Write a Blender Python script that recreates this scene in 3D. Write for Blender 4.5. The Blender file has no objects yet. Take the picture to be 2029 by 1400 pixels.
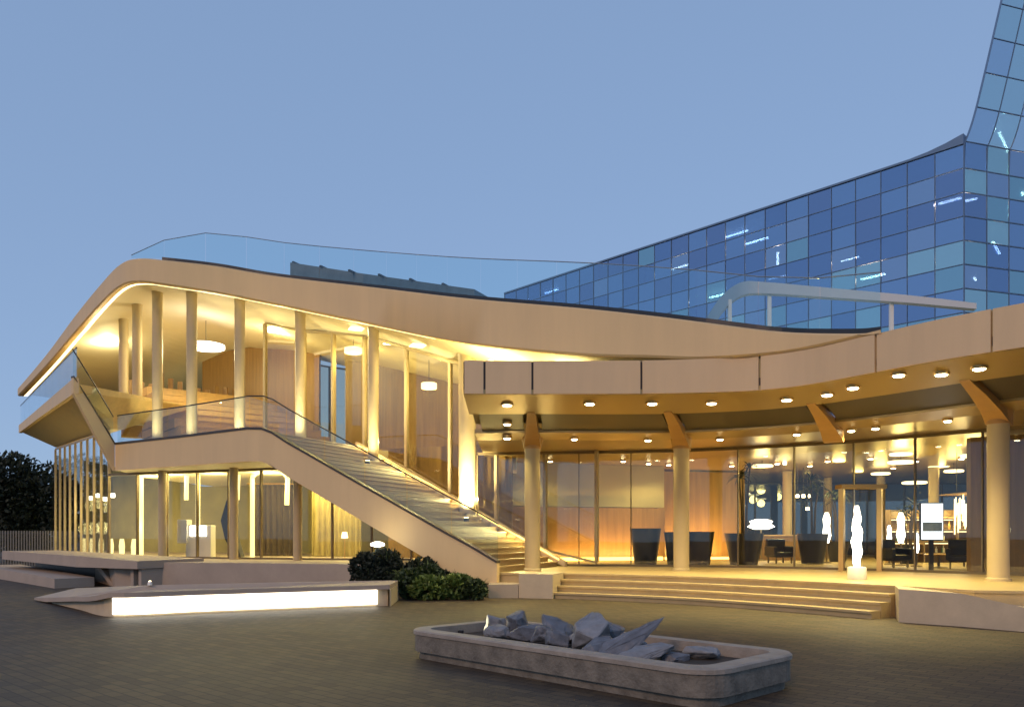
import bpy, bmesh, math, random
from mathutils import Vector, Matrix
from mathutils.noise import noise as pnoise
R = random.Random(7)
sc = bpy.context.scene
COL = sc.collection
# ------------------------------------------------------------------ camera
F = 1592.0; CU = 1014.5; HV = 1060.0; EYE = 1.65
cam_d = bpy.data.cameras.new('camera'); cam = bpy.data.objects.new('camera', cam_d); COL.objects.link(cam)
cam.location = (0, 0, EYE); cam.rotation_euler = (math.pi/2, 0, 0)
cam_d.sensor_width = 36; cam_d.lens = 36*F/2029; cam_d.shift_y = 360/2029
cam_d.clip_end = 3000; cam_d.clip_start = .1
sc.camera = cam
# ------------------------------------------------------------------ sky, afterglow, exposure
SUN_EL, SUN_AZ = 30.0, 211.0
w = bpy.data.worlds.new('World'); sc.world = w; w.use_nodes = True
nt = w.node_tree; bg = nt.nodes['Background']
sky = nt.nodes.new('ShaderNodeTexSky'); sky.sky_type = 'NISHITA'; sky.sun_disc = False
sky.sun_elevation = math.radians(SUN_EL); sky.sun_rotation = math.radians(SUN_AZ)
sky.dust_density = 0.2; sky.ozone_density = 3.0
gam = nt.nodes.new('ShaderNodeGamma'); gam.inputs[1].default_value = .22
tint = nt.nodes.new('ShaderNodeMix'); tint.data_type = 'RGBA'; tint.blend_type = 'MULTIPLY'; tint.inputs[0].default_value = 1
tint.inputs[7].default_value = (1.24, 1.66, 2.38, 1)
nt.links.new(sky.outputs[0], gam.inputs[0]); nt.links.new(gam.outputs[0], tint.inputs[6]); nt.links.new(tint.outputs[2], bg.inputs[0])
bg.inputs[1].default_value = .15
sun_d = bpy.data.lights.new('sun', 'SUN'); sun_d.energy = .85; sun_d.angle = math.radians(14); sun_d.color = (1, .6, .34)
sun = bpy.data.objects.new('sun', sun_d); COL.objects.link(sun)
_a, _e = math.radians(SUN_AZ), math.radians(SUN_EL)
sdir = Vector((math.sin(_a)*math.cos(_e), math.cos(_a)*math.cos(_e), math.sin(_e)))
sun.rotation_euler = sdir.to_track_quat('Z', 'Y').to_euler(); sun.location = sdir*60 + Vector((0, 0, 40))
vs = sc.view_settings; vs.view_transform = 'Standard'; vs.look = 'None'; vs.gamma = 1; vs.exposure = 0.35
sc.cycles.use_denoising = True; sc.cycles.max_bounces = 8; sc.cycles.transparent_max_bounces = 24
sc.cycles.sample_clamp_indirect = 4; sc.cycles.caustics_reflective = False; sc.cycles.caustics_refractive = False

# ------------------------------------------------------------------ helpers
def at(u, v, d): return Vector(((u-CU)*d/F, d, EYE+(HV-v)*d/F))
def ux(u, d): return (u-CU)*d/F
def gd(v, z=0.0): return (EYE-z)*F/(v-HV)
WOFF = {}
def tag(o, label=None, cat=None, group=None, kind=None):
    if label: o['label'] = label
    if cat: o['category'] = cat
    if group: o['group'] = group
    if kind: o['kind'] = kind
    return o
def thing(name, loc, label, cat, group=None):
    o = bpy.data.objects.new(name, None); COL.objects.link(o); o.location = loc; o.empty_display_size = .2
    WOFF[o.name] = Vector(loc); return tag(o, label, cat, group)
class MB:
    def __init__(s): s.v = []; s.f = []; s.sm = []
    def face(s, pts, sm=False):
        n = len(s.v); s.v += [Vector(p) for p in pts]; s.f.append(tuple(range(n, n+len(pts)))); s.sm.append(sm)
    def raw(s, vs_, fs, sm=False):
        n = len(s.v); s.v += [Vector(p) for p in vs_]
        for f in fs: s.f.append(tuple(i+n for i in f)); s.sm.append(sm)
    def prism(s, poly, z0, z1, sm=False):
        """poly: list of (x,y); z0/z1 floats or per-vertex lists"""
        n = len(poly); a = z0 if isinstance(z0, (list, tuple)) else [z0]*n; b = z1 if isinstance(z1, (list, tuple)) else [z1]*n
        vs_ = [(p[0], p[1], a[i]) for i, p in enumerate(poly)] + [(p[0], p[1], b[i]) for i, p in enumerate(poly)]
        area = sum(poly[i][0]*poly[(i+1) % n][1]-poly[(i+1) % n][0]*poly[i][1] for i in range(n))
        fs = [tuple(range(n-1, -1, -1)), tuple(range(n, 2*n))] + [(i, (i+1) % n, n+(i+1) % n, n+i) for i in range(n)]
        if area < 0: fs = [tuple(reversed(f)) for f in fs]
        s.raw(vs_, fs, sm)
    def box(s, c, size, rz=0, bev=0):
        x, y, z = [q/2 for q in size]; cs, sn = math.cos(rz), math.sin(rz)
        if bev:
            rings = []
            for zz, k in ((-z, bev), (-z+bev, 0), (z-bev, 0), (z, bev)):
                ring = []
                for (sx, sy) in ((-1, -1), (1, -1), (1, 1), (-1, 1)):
                    X, Y = sx*(x-k), sy*(y-k); ring.append((c[0]+X*cs-Y*sn, c[1]+X*sn+Y*cs, c[2]+zz))
                rings.append(ring)
            s.loft(rings, closed=True, cap=True); return
        s.prism([(c[0]+X*cs-Y*sn, c[1]+X*sn+Y*cs) for X, Y in ((-x, -y), (x, -y), (x, y), (-x, y))], c[2]-z, c[2]+z)
    def loft(s, rings, closed=False, cap=False, sm=False):
        n = len(rings[0]); vs_ = [p for r in rings for p in r]; fs = []
        m = n if closed else n-1
        for i in range(len(rings)-1):
            for j in range(m):
                k = (j+1) % n; fs.append((i*n+j, i*n+k, (i+1)*n+k, (i+1)*n+j))
        if cap:
            fs.append(tuple(range(n-1, -1, -1))); fs.append(tuple(range((len(rings)-1)*n, len(rings)*n)))
        s.raw(vs_, fs, sm)
    def lathe(s, c, prof, n=16, sm=True):
        s.loft([[(c[0]+r*math.cos(2*math.pi*k/n), c[1]+r*math.sin(2*math.pi*k/n), c[2]+z) for k in range(n)] for r, z in prof], closed=True, cap=True, sm=sm)
    def tube(s, pts, r, n=8, sm=True):
        rings = []
        pts = [Vector(p) for p in pts]
        for i, p in enumerate(pts):
            t = (pts[min(i+1, len(pts)-1)]-pts[max(i-1, 0)]).normalized()
            a = t.cross(Vector((0, 0, 1))) if abs(t.z) < .95 else t.cross(Vector((0, 1, 0)))
            a.normalize(); b = a.cross(t).normalized(); rr = r[i] if isinstance(r, (list, tuple)) else r
            rings.append([p+rr*(math.cos(2*math.pi*k/n)*a+math.sin(2*math.pi*k/n)*b) for k in range(n)])
        s.loft(rings, closed=True, cap=True, sm=sm)
    def build(s, name, mat, parent=None, fix=True, mats=None, midx=None):
        off = WOFF[parent.name] if parent else Vector((0, 0, 0))
        me = bpy.data.meshes.new(name); me.from_pydata([tuple(p-off) for p in s.v], [], s.f)
        for p, q in zip(me.polygons, s.sm): p.use_smooth = q
        if fix:
            bm = bmesh.new(); bm.from_mesh(me); bmesh.ops.recalc_face_normals(bm, faces=bm.faces); bm.to_mesh(me); bm.free()
        if any(s.sm): me.set_sharp_from_angle(angle=math.radians(38))
        me.materials.append(mat)
        o = bpy.data.objects.new(name, me); COL.objects.link(o)
        if parent: o.parent = parent
        WOFF[o.name] = off; return o
def one(name, mat, parent, fn, *a, **k):
    m = MB(); getattr(m, fn)(*a, **k); return m.build(name, mat, parent)
def cr(ctrl, n):
    """Catmull-Rom through control tuples -> n samples per span"""
    out = []
    for i in range(len(ctrl)-1):
        p0, p1, p2, p3 = ctrl[max(i-1, 0)], ctrl[i], ctrl[i+1], ctrl[min(i+2, len(ctrl)-1)]
        for k in range(n):
            t = k/n
            out.append(tuple(.5*(2*b+(c-a)*t+(2*a-5*b+4*c-d)*t*t+(3*b-a-3*c+d)*t**3) for a, b, c, d in zip(p0, p1, p2, p3)))
    out.append(tuple(ctrl[-1])); return out
def resample(pts, step=None, n=None):
    """samples at even plan distance along tuples (x, y, ...)"""
    L = [0]
    for a, b in zip(pts, pts[1:]): L.append(L[-1]+math.hypot(b[0]-a[0], b[1]-a[1]))
    n = n or max(1, round(L[-1]/step)); out = []; j = 0
    for k in range(n+1):
        s_ = L[-1]*k/n
        while j < len(L)-2 and L[j+1] < s_: j += 1
        t = (s_-L[j])/max(L[j+1]-L[j], 1e-9); out.append(tuple(a+(b-a)*t for a, b in zip(pts[j], pts[j+1])))
    return out
def lamp(kind, name, loc, energy, color, parent=None, rot=None, **kw):
    d = bpy.data.lights.new(name, kind); d.energy = energy; d.color = color
    for k, v in kw.items(): setattr(d, k, v)
    o = bpy.data.objects.new(name, d); COL.objects.link(o)
    off = WOFF[parent.name] if parent else Vector((0, 0, 0)); o.location = Vector(loc)-off
    if parent: o.parent = parent
    if rot is not None: o.rotation_euler = rot
    return o
UP = (math.pi, 0, 0)

# ------------------------------------------------------------------ materials
def mat(name, col, rough=.6, var=.12, vscale=1.5, bump=0, bscale=40, metal=0, spec=.5, stretch=None, coat=0, rvar=.1):
    m = bpy.data.materials.new(name); m.use_nodes = True; n = m.node_tree.nodes; l = m.node_tree.links
    b = n['Principled BSDF']; b.inputs['Roughness'].default_value = rough; b.inputs['Metallic'].default_value = metal
    b.inputs['Specular IOR Level'].default_value = spec; b.inputs['Coat Weight'].default_value = coat
    tc = n.new('ShaderNodeTexCoord'); mp = n.new('ShaderNodeMapping'); l.new(tc.outputs['Object'], mp.inputs[0])
    if stretch: mp.inputs['Scale'].default_value = stretch
    no = n.new('ShaderNodeTexNoise'); no.inputs['Scale'].default_value = vscale; no.inputs['Detail'].default_value = 6; no.inputs['Roughness'].default_value = .65
    l.new(mp.outputs[0], no.inputs['Vector'])
    rp = n.new('ShaderNodeValToRGB'); rp.color_ramp.elements[0].position = .25; rp.color_ramp.elements[1].position = .75
    rp.color_ramp.elements[0].color = (*[c*(1-var) for c in col], 1); rp.color_ramp.elements[1].color = (*[min(1, c*(1+var)) for c in col], 1)
    l.new(no.outputs[0], rp.inputs[0]); l.new(rp.outputs[0], b.inputs['Base Color'])
    mr = n.new('ShaderNodeMapRange'); mr.inputs[3].default_value = max(0, rough-rvar); mr.inputs[4].default_value = min(1, rough+rvar)
    l.new(no.outputs[0], mr.inputs[0]); l.new(mr.outputs[0], b.inputs['Roughness'])
    if bump:
        nb = n.new('ShaderNodeTexNoise'); nb.inputs['Scale'].default_value = bscale; nb.inputs['Detail'].default_value = 4; l.new(mp.outputs[0], nb.inputs['Vector'])
        bp = n.new('ShaderNodeBump'); bp.inputs['Strength'].default_value = bump; bp.inputs['Distance'].default_value = .02
        l.new(nb.outputs[0], bp.inputs['Height']); l.new(bp.outputs[0], b.inputs['Normal'])
    return m
def emit(name, col, st):
    m = bpy.data.materials.new(name); m.use_nodes = True; n = m.node_tree.nodes; l = m.node_tree.links
    b = n['Principled BSDF']; b.inputs['Base Color'].default_value = (*[c*.6 for c in col], 1)
    b.inputs['Emission Color'].default_value = (*col, 1); b.inputs['Emission Strength'].default_value = st; b.inputs['Roughness'].default_value = .4
    return m
def glass(name, tintc, refl=.12, body=0.0, bodyc=(.1, .2, .3), rough=0.0, gcol=(.95, .97, 1)):
    """architectural glazing: tinted see-through + fresnel mirror (+ a little coated body colour)"""
    m = bpy.data.materials.new(name); m.use_nodes = True; n = m.node_tree.nodes; l = m.node_tree.links; n.clear()
    out = n.new('ShaderNodeOutputMaterial'); tr = n.new('ShaderNodeBsdfTransparent'); tr.inputs[0].default_value = (*tintc, 1)
    gl = n.new('ShaderNodeBsdfGlossy'); gl.inputs['Roughness'].default_value = rough; gl.inputs[0].default_value = (*gcol, 1)
    tc = n.new('ShaderNodeTexCoord'); no = n.new('ShaderNodeTexNoise'); no.inputs['Scale'].default_value = .35; l.new(tc.outputs['Object'], no.inputs['Vector'])
    bp = n.new('ShaderNodeBump'); bp.inputs['Strength'].default_value = .05; bp.inputs['Distance'].default_value = .05; l.new(no.outputs[0], bp.inputs['Height']); l.new(bp.outputs[0], gl.inputs['Normal'])
    lw_ = n.new('ShaderNodeLayerWeight'); lw_.inputs[0].default_value = .5
    pw = n.new('ShaderNodeMath'); pw.operation = 'POWER'; pw.inputs[1].default_value = 5; l.new(lw_.outputs['Facing'], pw.inputs[0])
    ad = n.new('ShaderNodeMath'); ad.operation = 'MULTIPLY_ADD'; ad.inputs[1].default_value = .9; ad.inputs[2].default_value = refl; ad.use_clamp = True; l.new(pw.outputs[0], ad.inputs[0])
    src = tr
    if body:
        df = n.new('ShaderNodeBsdfDiffuse'); df.inputs[0].default_value = (*bodyc, 1)
        mb = n.new('ShaderNodeMixShader'); mb.inputs[0].default_value = body; l.new(tr.outputs[0], mb.inputs[1]); l.new(df.outputs[0], mb.inputs[2]); src = mb
    mx = n.new('ShaderNodeMixShader'); l.new(ad.outputs[0], mx.inputs[0]); l.new(src.outputs[0], mx.inputs[1]); l.new(gl.outputs[0], mx.inputs[2])
    l.new(mx.outputs[0], out.inputs[0]); return m
def paving(name):
    m = bpy.data.materials.new(name); m.use_nodes = True; n = m.node_tree.nodes; l = m.node_tree.links; b = n['Principled BSDF']
    tc = n.new('ShaderNodeTexCoord'); mp = n.new('ShaderNodeMapping'); mp.inputs['Rotation'].default_value = (0, 0, .74); l.new(tc.outputs['Object'], mp.inputs[0])
    br = n.new('ShaderNodeTexBrick'); br.inputs['Scale'].default_value = 1; br.inputs['Brick Width'].default_value = .3; br.inputs['Row Height'].default_value = .15
    br.inputs['Mortar Size'].default_value = .009; br.inputs['Mortar Smooth'].default_value = .3; br.inputs['Bias'].default_value = 0
    br.inputs['Color1'].default_value = (.108, .079, .045, 1); br.inputs['Color2'].default_value = (.06, .046, .031, 1); br.inputs['Mortar'].default_value = (.03, .026, .022, 1)
    l.new(mp.outputs[0], br.inputs['Vector'])
    no = n.new('ShaderNodeTexNoise'); no.inputs['Scale'].default_value = .5; no.inputs['Detail'].default_value = 8; no.inputs['Roughness'].default_value = .7; l.new(tc.outputs['Object'], no.inputs['Vector'])
    rp = n.new('ShaderNodeValToRGB'); rp.color_ramp.elements[0].position = .3; rp.color_ramp.elements[1].position = .7
    rp.color_ramp.elements[0].color = (.52, .53, .57, 1); rp.color_ramp.elements[1].color = (1.25, 1.22, 1.14, 1); l.new(no.outputs[0], rp.inputs[0])
    mx = n.new('ShaderNodeMix'); mx.data_type = 'RGBA'; mx.blend_type = 'MULTIPLY'; mx.inputs[0].default_value = 1
    l.new(br.outputs['Color'], mx.inputs[6]); l.new(rp.outputs[0], mx.inputs[7]); l.new(mx.outputs[2], b.inputs['Base Color'])
    ns = n.new('ShaderNodeTexNoise'); ns.inputs['Scale'].default_value = 60; ns.inputs['Detail'].default_value = 3; l.new(tc.outputs['Object'], ns.inputs['Vector'])
    ad = n.new('ShaderNodeMath'); ad.operation = 'MULTIPLY_ADD'; ad.inputs[1].default_value = -.8; l.new(br.outputs['Fac'], ad.inputs[0]); l.new(ns.outputs[0], ad.inputs[2])
    bp = n.new('ShaderNodeBump'); bp.inputs['Strength'].default_value = .7; bp.inputs['Distance'].default_value = .008; l.new(ad.outputs[0], bp.inputs['Height']); l.new(bp.outputs[0], b.inputs['Normal'])
    mr = n.new('ShaderNodeMapRange'); mr.inputs[3].default_value = .5; mr.inputs[4].default_value = .85; l.new(no.outputs[0], mr.inputs[0]); l.new(mr.outputs[0], b.inputs['Roughness'])
    b.inputs['Specular IOR Level'].default_value = .35
    return m
WARM = (1, .73, .2); WARM2 = (1, .8, .31); WARMW = (1, .87, .47)
M = {}
M['paving'] = paving('plaza_paving')
M['fascia'] = mat('fascia_panel', (.73, .54, .31), .55, .07, 1.4, .05, 60, stretch=(1, 1, .12))
M['fascia2'] = mat('fascia_render', (.76, .56, .29), .55, .07, 1.2, .06, 50, stretch=(1, 1, .12))
M['soffit'] = mat('soffit_plaster', (.76, .71, .54), .7, .05, .6)
M['stone'] = mat('pale_stone', (.55, .45, .3), .55, .12, 2.2, .15, 30)
M['step'] = mat('step_stone', (.47, .36, .18), .5, .14, 2.5, .15, 30)
M['stair'] = mat('stair_stone', (.36, .25, .12), .5, .15, 2.5, .15, 30)
M['plinth'] = mat('plinth_stone', (.4, .33, .26), .65, .12, 1.2, .2, 25)
M['dstone'] = mat('weathered_granite', (.165, .15, .122), .7, .5, 5, .6, 30)
M['dstone2'] = mat('granite_coping', (.3, .265, .22), .65, .25, 4, .4, 30)
M['slate'] = mat('blue_slate', (.13, .142, .165), .55, .4, 5, .6, 14)
M['slate2'] = mat('pale_slate', (.2, .21, .225), .6, .35, 6, .6, 14)
M['coping'] = mat('dark_coping', (.06, .045, .035), .4, .1, 2)
M['colm'] = mat('column_paint', (.46, .37, .22), .5, .05, 1.5)
M['wood'] = mat('oak_panel', (.21, .125, .03), .4, .3, 1.2, .1, 8, stretch=(6, 6, .35))
M['wood2'] = mat('red_wood', (.24, .135, .045), .4, .25, 1.2, .1, 8, stretch=(6, 6, .35))
M['deck'] = mat('timber_seating', (.4, .24, .07), .5, .2, 1.5, .1, 10, stretch=(.4, 5, 5))
M['plaster'] = mat('warm_plaster', (.42, .36, .2), .7, .06, 1)
M['brass'] = mat('brass_frame', (.55, .36, .14), .35, .1, 2, metal=.8)
M['metal'] = mat('dark_metal', (.05, .05, .052), .4, .15, 3, metal=.5)
M['frame'] = mat('bronze_frame', (.2, .15, .08), .4, .1, 3, metal=.3)
M['black'] = mat('black_pot', (.02, .022, .025), .35, .2, 3)
M['navy'] = mat('dark_back_wall', (.03, .045, .06), .35, .4, .6)
M['white'] = mat('white_paint', (.78, .76, .7), .4, .04, 2)
M['coffer'] = mat('coffer_dark_panel', (.065, .052, .04), .4, .03, .5, metal=.2, rvar=.02)
M['beam'] = mat('beam_timber', (.42, .24, .085), .45, .12, 2, stretch=(1, 1, 4))
M['canopy'] = mat('canopy_soffit', (.42, .3, .13), .3, .04, .4, metal=.45, rvar=.02)
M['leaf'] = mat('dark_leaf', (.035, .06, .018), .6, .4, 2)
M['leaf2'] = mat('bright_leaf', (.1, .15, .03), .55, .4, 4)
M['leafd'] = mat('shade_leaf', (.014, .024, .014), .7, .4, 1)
M['bark'] = mat('bark', (.08, .06, .04), .8, .3, 6, .5, 20)
M['soil'] = mat('soil', (.05, .04, .03), .9, .3, 6, .5, 30)
M['tslab'] = mat('tower_slab', (.1, .13, .17), .6, .1, 1)
M['tback'] = mat('tower_core', (.035, .06, .085), .5, .5, .25)
M['tframe'] = mat('tower_mullion', (.13, .22, .36), .4, .1, 2)
M['g_clear'] = glass('lobby_glass', (.96, .965, .94), .04)
M['g_up'] = glass('upper_glass', (.93, .92, .86), .06)
M['g_bal'] = glass('balustrade_glass', (.90, .95, .96), .06)
M['g_roof'] = glass('roof_balustrade_glass', (.87, .955, .975), .05)
TG = [glass('tower_glass_blue', (.26, .38, .52), .5, .3, (.06, .14, .28), gcol=(.52, .7, .96)), glass('tower_glass_deep', (.22, .32, .46), .46, .3, (.045, .105, .24), gcol=(.46, .63, .92)),
      glass('tower_glass_teal', (.32, .5, .54), .5, .3, (.08, .24, .28), gcol=(.58, .84, .93)), glass('tower_glass_grey', (.3, .4, .48), .52, .3, (.1, .17, .27), gcol=(.6, .74, .95)),
      glass('tower_glass_pale', (.42, .62, .64), .52, .4, (.2, .42, .45), gcol=(.68, .92, .97)), glass('tower_glass_slate', (.22, .3, .4), .46, .3, (.055, .095, .2), gcol=(.48, .62, .9))]
TS = [glass('tower_glass_sky', (.3, .42, .54), .74, .2, (.08, .16, .26), gcol=(.78, .92, 1)), glass('tower_glass_sky_blue', (.3, .42, .54), .7, .2, (.08, .16, .3), gcol=(.7, .86, 1)), glass('tower_glass_sky_teal', (.34, .5, .56), .7, .2, (.1, .22, .28), gcol=(.76, .96, 1))]
M['e_strip'] = emit('led_strip_cool', (1, .93, .76), 3.6)
M['e_warm'] = emit('lamp_warm', (1, .8, .45), 9)
M['e_spot'] = emit('downlight_lens', (1, .84, .5), 22)
M['e_cove'] = emit('cove_led', (1, .84, .45), 2.6)
M['e_amber'] = emit('amber_led', (1, .66, .16), 3.2)
M['e_pend'] = emit('pendant_glow', (1, .8, .42), 2.2)
M['e_white'] = emit('white_glow', (1, .95, .82), 4.5)
M['e_tube'] = emit('office_tube', (1, .78, .66), 40)
M['e_arch'] = emit('arch_glow', (1, .86, .4), 1.1)
M['screen'] = emit('screen_glow', (.86, .93, 1), 1.6)

# ================================================================== GROUND
g = MB(); g.prism([(-400, -150), (400, -150), (400, 700), (-400, 700)], -.6, 0)
tag(g.build('plaza_ground', M['paving']), kind='structure', label='brown paved plaza ground')

# ================================================================== ENTRANCE TERRACE (podium with steps)
PZ = .62
edge = cr([(ux(1112, 22.0), 22.0), (ux(1200, 21.45), 21.45), (ux(1300, 20.75), 20.75), (ux(1400, 19.95), 19.95), (ux(1500, 19.0), 19.0), (ux(1640, 17.7), 17.7), (ux(1780, 16.4), 16.4)], 6)
def offs(path, k):
    out = []
    for i, p in enumerate(path):
        a, b = path[max(i-1, 0)], path[min(i+1, len(path)-1)]; tx, ty = b[0]-a[0], b[1]-a[1]; L = math.hypot(tx, ty)
        out.append((p[0]+ty/L*k, p[1]-tx/L*k))
    return out
far = [(9.2, 13.2), (40, 5), (40, 60), (-1.5, 60), (-1.5, 22.9)]
podium = MB(); podium.prism([(-1.0, 22.4), (ux(1040, 21.95), 21.95)] + offs(edge, -.05) + [(8.7, 15.15), (40, 6.05), (40, 46), (-1.0, 46)], -.05, PZ-.05)
podium.prism([(-1.0, 22.35), (ux(1040, 21.9), 21.9)] + edge + [(8.7, 15.1), (40, 6.0), (40, 46), (-1.0, 46)], PZ-.049, PZ)
podium = tag(podium.build('entrance_terrace', M['step']), kind='structure', label='raised stone entrance terrace')
for k in range(3):   # three treads below the terrace edge
    outer = offs(edge, .34*(k+1)); inner = offs(edge, .34*k-.02)
    z = PZ-.155*(k+1); m = MB(); m.prism(offs(edge, .34*(k+1)-.05) + inner[::-1], -.04, z-.05); m.prism(outer + inner[::-1], z-.049, z); m.build('step', M['step'], podium)
# cheek walls
m = MB(); m.prism([(ux(1028, 21.2), 21.2), (ux(1095, 20.9), 20.9), (ux(1118, 22.0), 22.05), (ux(1040, 22.6), 22.6)], -.04, PZ+.02); m.build('cheek_wall', M['stone'], podium)
m = MB(); m.prism([(ux(968, 21.1), 21.1), (ux(1027, 21.18), 21.18), (ux(1038, 22.3), 22.3), (-.62, 22.3)], -.04, .36); m.build('low_block', M['plinth'], podium)
m = MB(); a0 = (ux(1781, 15.3), 15.3); a1 = (ux(1905, 14.55), 14.55); a2 = (ux(2029, 13.75), 13.75); a3 = (ux(2250, 12.6), 12.6)
b3 = (a3[0]+1, a3[1]+2.4); b2 = (a2[0]+1, a2[1]+2.2); b1 = (a1[0]+.9, a1[1]+1.9); b0 = (a0[0]+.45, a0[1]+1.1)
m.prism([a0, a1, a2, a3, b3, b2, b1, b0], -.04, [PZ+.01, PZ-.02, .42, .1, .1, .42, PZ-.02, PZ+.01]); m.build('ramp_wall', M['stone'], podium)

# ================================================================== PAVILION BUILDING
BLD = thing('pavilion_building', (0, 30, 0), 'curving two storey glass pavilion with swooping beige roof and outside staircase', 'building')
# ---- upper roof ribbon: (u, d, ztop, zbot, backx, backy)
RC = [(35, 43.7, 9.66, 9.22, -21, 52), (65, 40.7, 10.0, 9.5, -19.5, 49), (100, 37.75, 10.42, 9.84, -17.8, 46.5), (150, 34.25, 11.07, 10.34, -15.8, 43.5), (200, 31.4, 11.5, 10.72, -14.4, 41.5), (238, 29.6, 11.66, 10.82, -13.6, 40.5),
      (275, 28.9, 11.62, 10.76, -13, 40), (330, 28.75, 11.5, 10.6, -12.3, 39.6), (430, 28.95, 11.36, 10.38, -11, 39.3), (550, 28.9, 10.98, 9.94, -9.3, 39), (740, 27.4, 10.12, 8.84, -5.6, 37.6),
      (925, 24.6, 8.92, 7.53, -1.4, 35), (1140, 21.9, 7.87, 6.58, 2.3, 32), (1290, 20.25, 7.2, 6.14, 4.6, 30.4), (1400, 19.25, 6.76, 5.885, 6.4, 29), (1550, 18.62, 6.38, 5.88, 8.8, 27), (1690, 17.28, 6.0, 5.88, 10.5, 25), (1745, 16.72, 5.9, 5.875, 11.2, 24.2)]
RP = cr([(ux(u, d), d, zt, zb, bx, by) for u, d, zt, zb, bx, by in RC], 6)
def inward(p, k):   # toward the matching back point
    dx, dy = p[4]-p[0], p[5]-p[1]; L = math.hypot(dx, dy); return (p[0]+dx/L*k, p[1]+dy/L*k)
rings = []; fas = []; sof = []
for p in RP:
    i1 = inward(p, .28); i2 = inward(p, .6)
    fas.append([(i2[0], i2[1], p[3]+.16), (i1[0], i1[1], p[3]+.02), (*inward(p, .06), p[3]), (p[0], p[1], p[3]+.05), (p[0], p[1], p[2]-.05), (*inward(p, .07), p[2]), (*inward(p, .5), p[2]-.01), (*inward(p, .55), p[2]-.14)])
    sof.append([(i2[0], i2[1], p[3]+.13), (*inward(p, 3), p[3]+.16), (p[4], p[5], p[3]+.2), (p[4], p[5], p[2]-.2), (*inward(p, .52), p[2]-.12)])
m = MB(); m.loft(fas, closed=False, sm=True); rf = m.build('roof_fascia', M['fascia2'], BLD)
m = MB(); m.loft(sof, closed=False); m.build('roof', M['soffit'], BLD)
# glowing cove line tucked under the fascia lip
m = MB(); cv = [p for p in RP if p[0] < -2.0]
m.loft([[(*inward(p, .31), p[3]+.075), (*inward(p, .50), p[3]+.10), (*inward(p, .50), p[3]+.06), (*inward(p, .31), p[3]+.035)] for p in cv], closed=True, cap=True)
m.build('cove_light', M['e_cove'], rf)
# roof balustrade
bal = [p for p in RP if p[0] > -14.0]
bal = resample(bal, 1.45)
m = MB(); m.loft([[(*inward(p, .12), p[2]-.02), (*inward(p, .12), p[2]+.12), (*inward(p, .22), p[2]+.12), (*inward(p, .22), p[2]-.02)] for p in [q for q in RP if q[0] > -12.6]], closed=True, cap=True)
shoe = m.build('balustrade_shoe', M['metal'], BLD)
def bal_h(i): return [.08, .62, 1.05][i] if i < 3 else 1.15
for i in range(len(bal)-1):
    p, q = bal[i], bal[i+1]; hp, hq = bal_h(i), bal_h(i+1)
    a = Vector((*inward(p, .16), p[2]+.1)); b = Vector((*inward(q, .16), q[2]+.1)); t = (b-a)*.012; a += t; b -= t
    n_ = Vector((-(b-a).y, (b-a).x, 0)).normalized()*.012
    m = MB(); m.loft([[a-n_, a+n_, b+n_, b-n_], [a-n_+Vector((0, 0, hp)), a+n_+Vector((0, 0, hp)), b+n_+Vector((0, 0, hq)), b-n_+Vector((0, 0, hq))]], closed=True, cap=True)
    m.build('glass_pane', M['g_roof'], shoe)
m = MB(); m.tube([Vector((*inward(p, .16), p[2]+.12+bal_h(i))) for i, p in enumerate(bal)], .014, 6); m.build('handrail', mat('steel_rail', (.3, .36, .42), .35, .05, metal=.5), shoe)

# ---- canopy over the entrance
CZ0, CZ1 = 5.07, 5.87
CE = cr([(ux(u, d), d) for u, d in ((918, 19.4), (1055, 19.45), (1270, 19.4), (1400, 19.22), (1500, 18.95), (1600, 18.25), (1735, 16.85), (1850, 15.8), (2029, 14.6), (2230, 13.6), (2460, 12.9))], 8)
def u_of(p): return CU+F*p[0]/p[1]
def at_u(path, u):
    for a, b in zip(path, path[1:]):
        if u_of(a) <= u <= u_of(b):
            t = (u-u_of(a))/(u_of(b)-u_of(a)); return (a[0]+(b[0]-a[0])*t, a[1]+(b[1]-a[1])*t)
    return path[-1] if u > u_of(path[-1]) else path[0]
CI = cr([(ux(u, d), d) for u, d in ((944, 23.6), (1055, 23.4), (1200, 23.5), (1350, 23.4), (1500, 22.6), (1650, 21.3), (1810, 19.8), (1978, 18.2), (2200, 16.6), (2460, 15.4))], 8)
pairs = [(918, 944), (1050, 1055), (1305, 1350), (1578, 1650), (1868, 1978), (2150, 2320), (2420, 2455)]
def emap(u):
    for (a, c), (b, d) in zip(pairs, pairs[1:]):
        if a <= u <= b: return c+(d-c)*(u-a)/(b-a)
    return pairs[-1][1]
us = sorted(set([918+6*k for k in range(251)] + [a for a, c in pairs if a <= 2420]))
ced = [(at_u(CE, u), at_u(CI, emap(u)), u) for u in us]
def srow(e, i, t, dz=0): return (e[0]+(i[0]-e[0])*t, e[1]+(i[1]-e[1])*t, CZ0+(4.45-CZ0)*t+dz)
deck = MB(); deck.loft([[(e[0]+(i[0]-e[0])*.02, e[1]+(i[1]-e[1])*.02, CZ1), (i[0]+(i[0]-e[0])*1.2, i[1]+(i[1]-e[1])*1.2, CZ1), (i[0]+(i[0]-e[0])*1.2, i[1]+(i[1]-e[1])*1.2, CZ1-.3), srow(e, i, .9, .35), srow(e, i, .3, .35), (e[0]+(i[0]-e[0])*.02, e[1]+(i[1]-e[1])*.02, CZ0+.3)] for e, i, u in ced], closed=True, cap=True)
canopy = deck.build('canopy_deck', M['plaster'], BLD)
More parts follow.
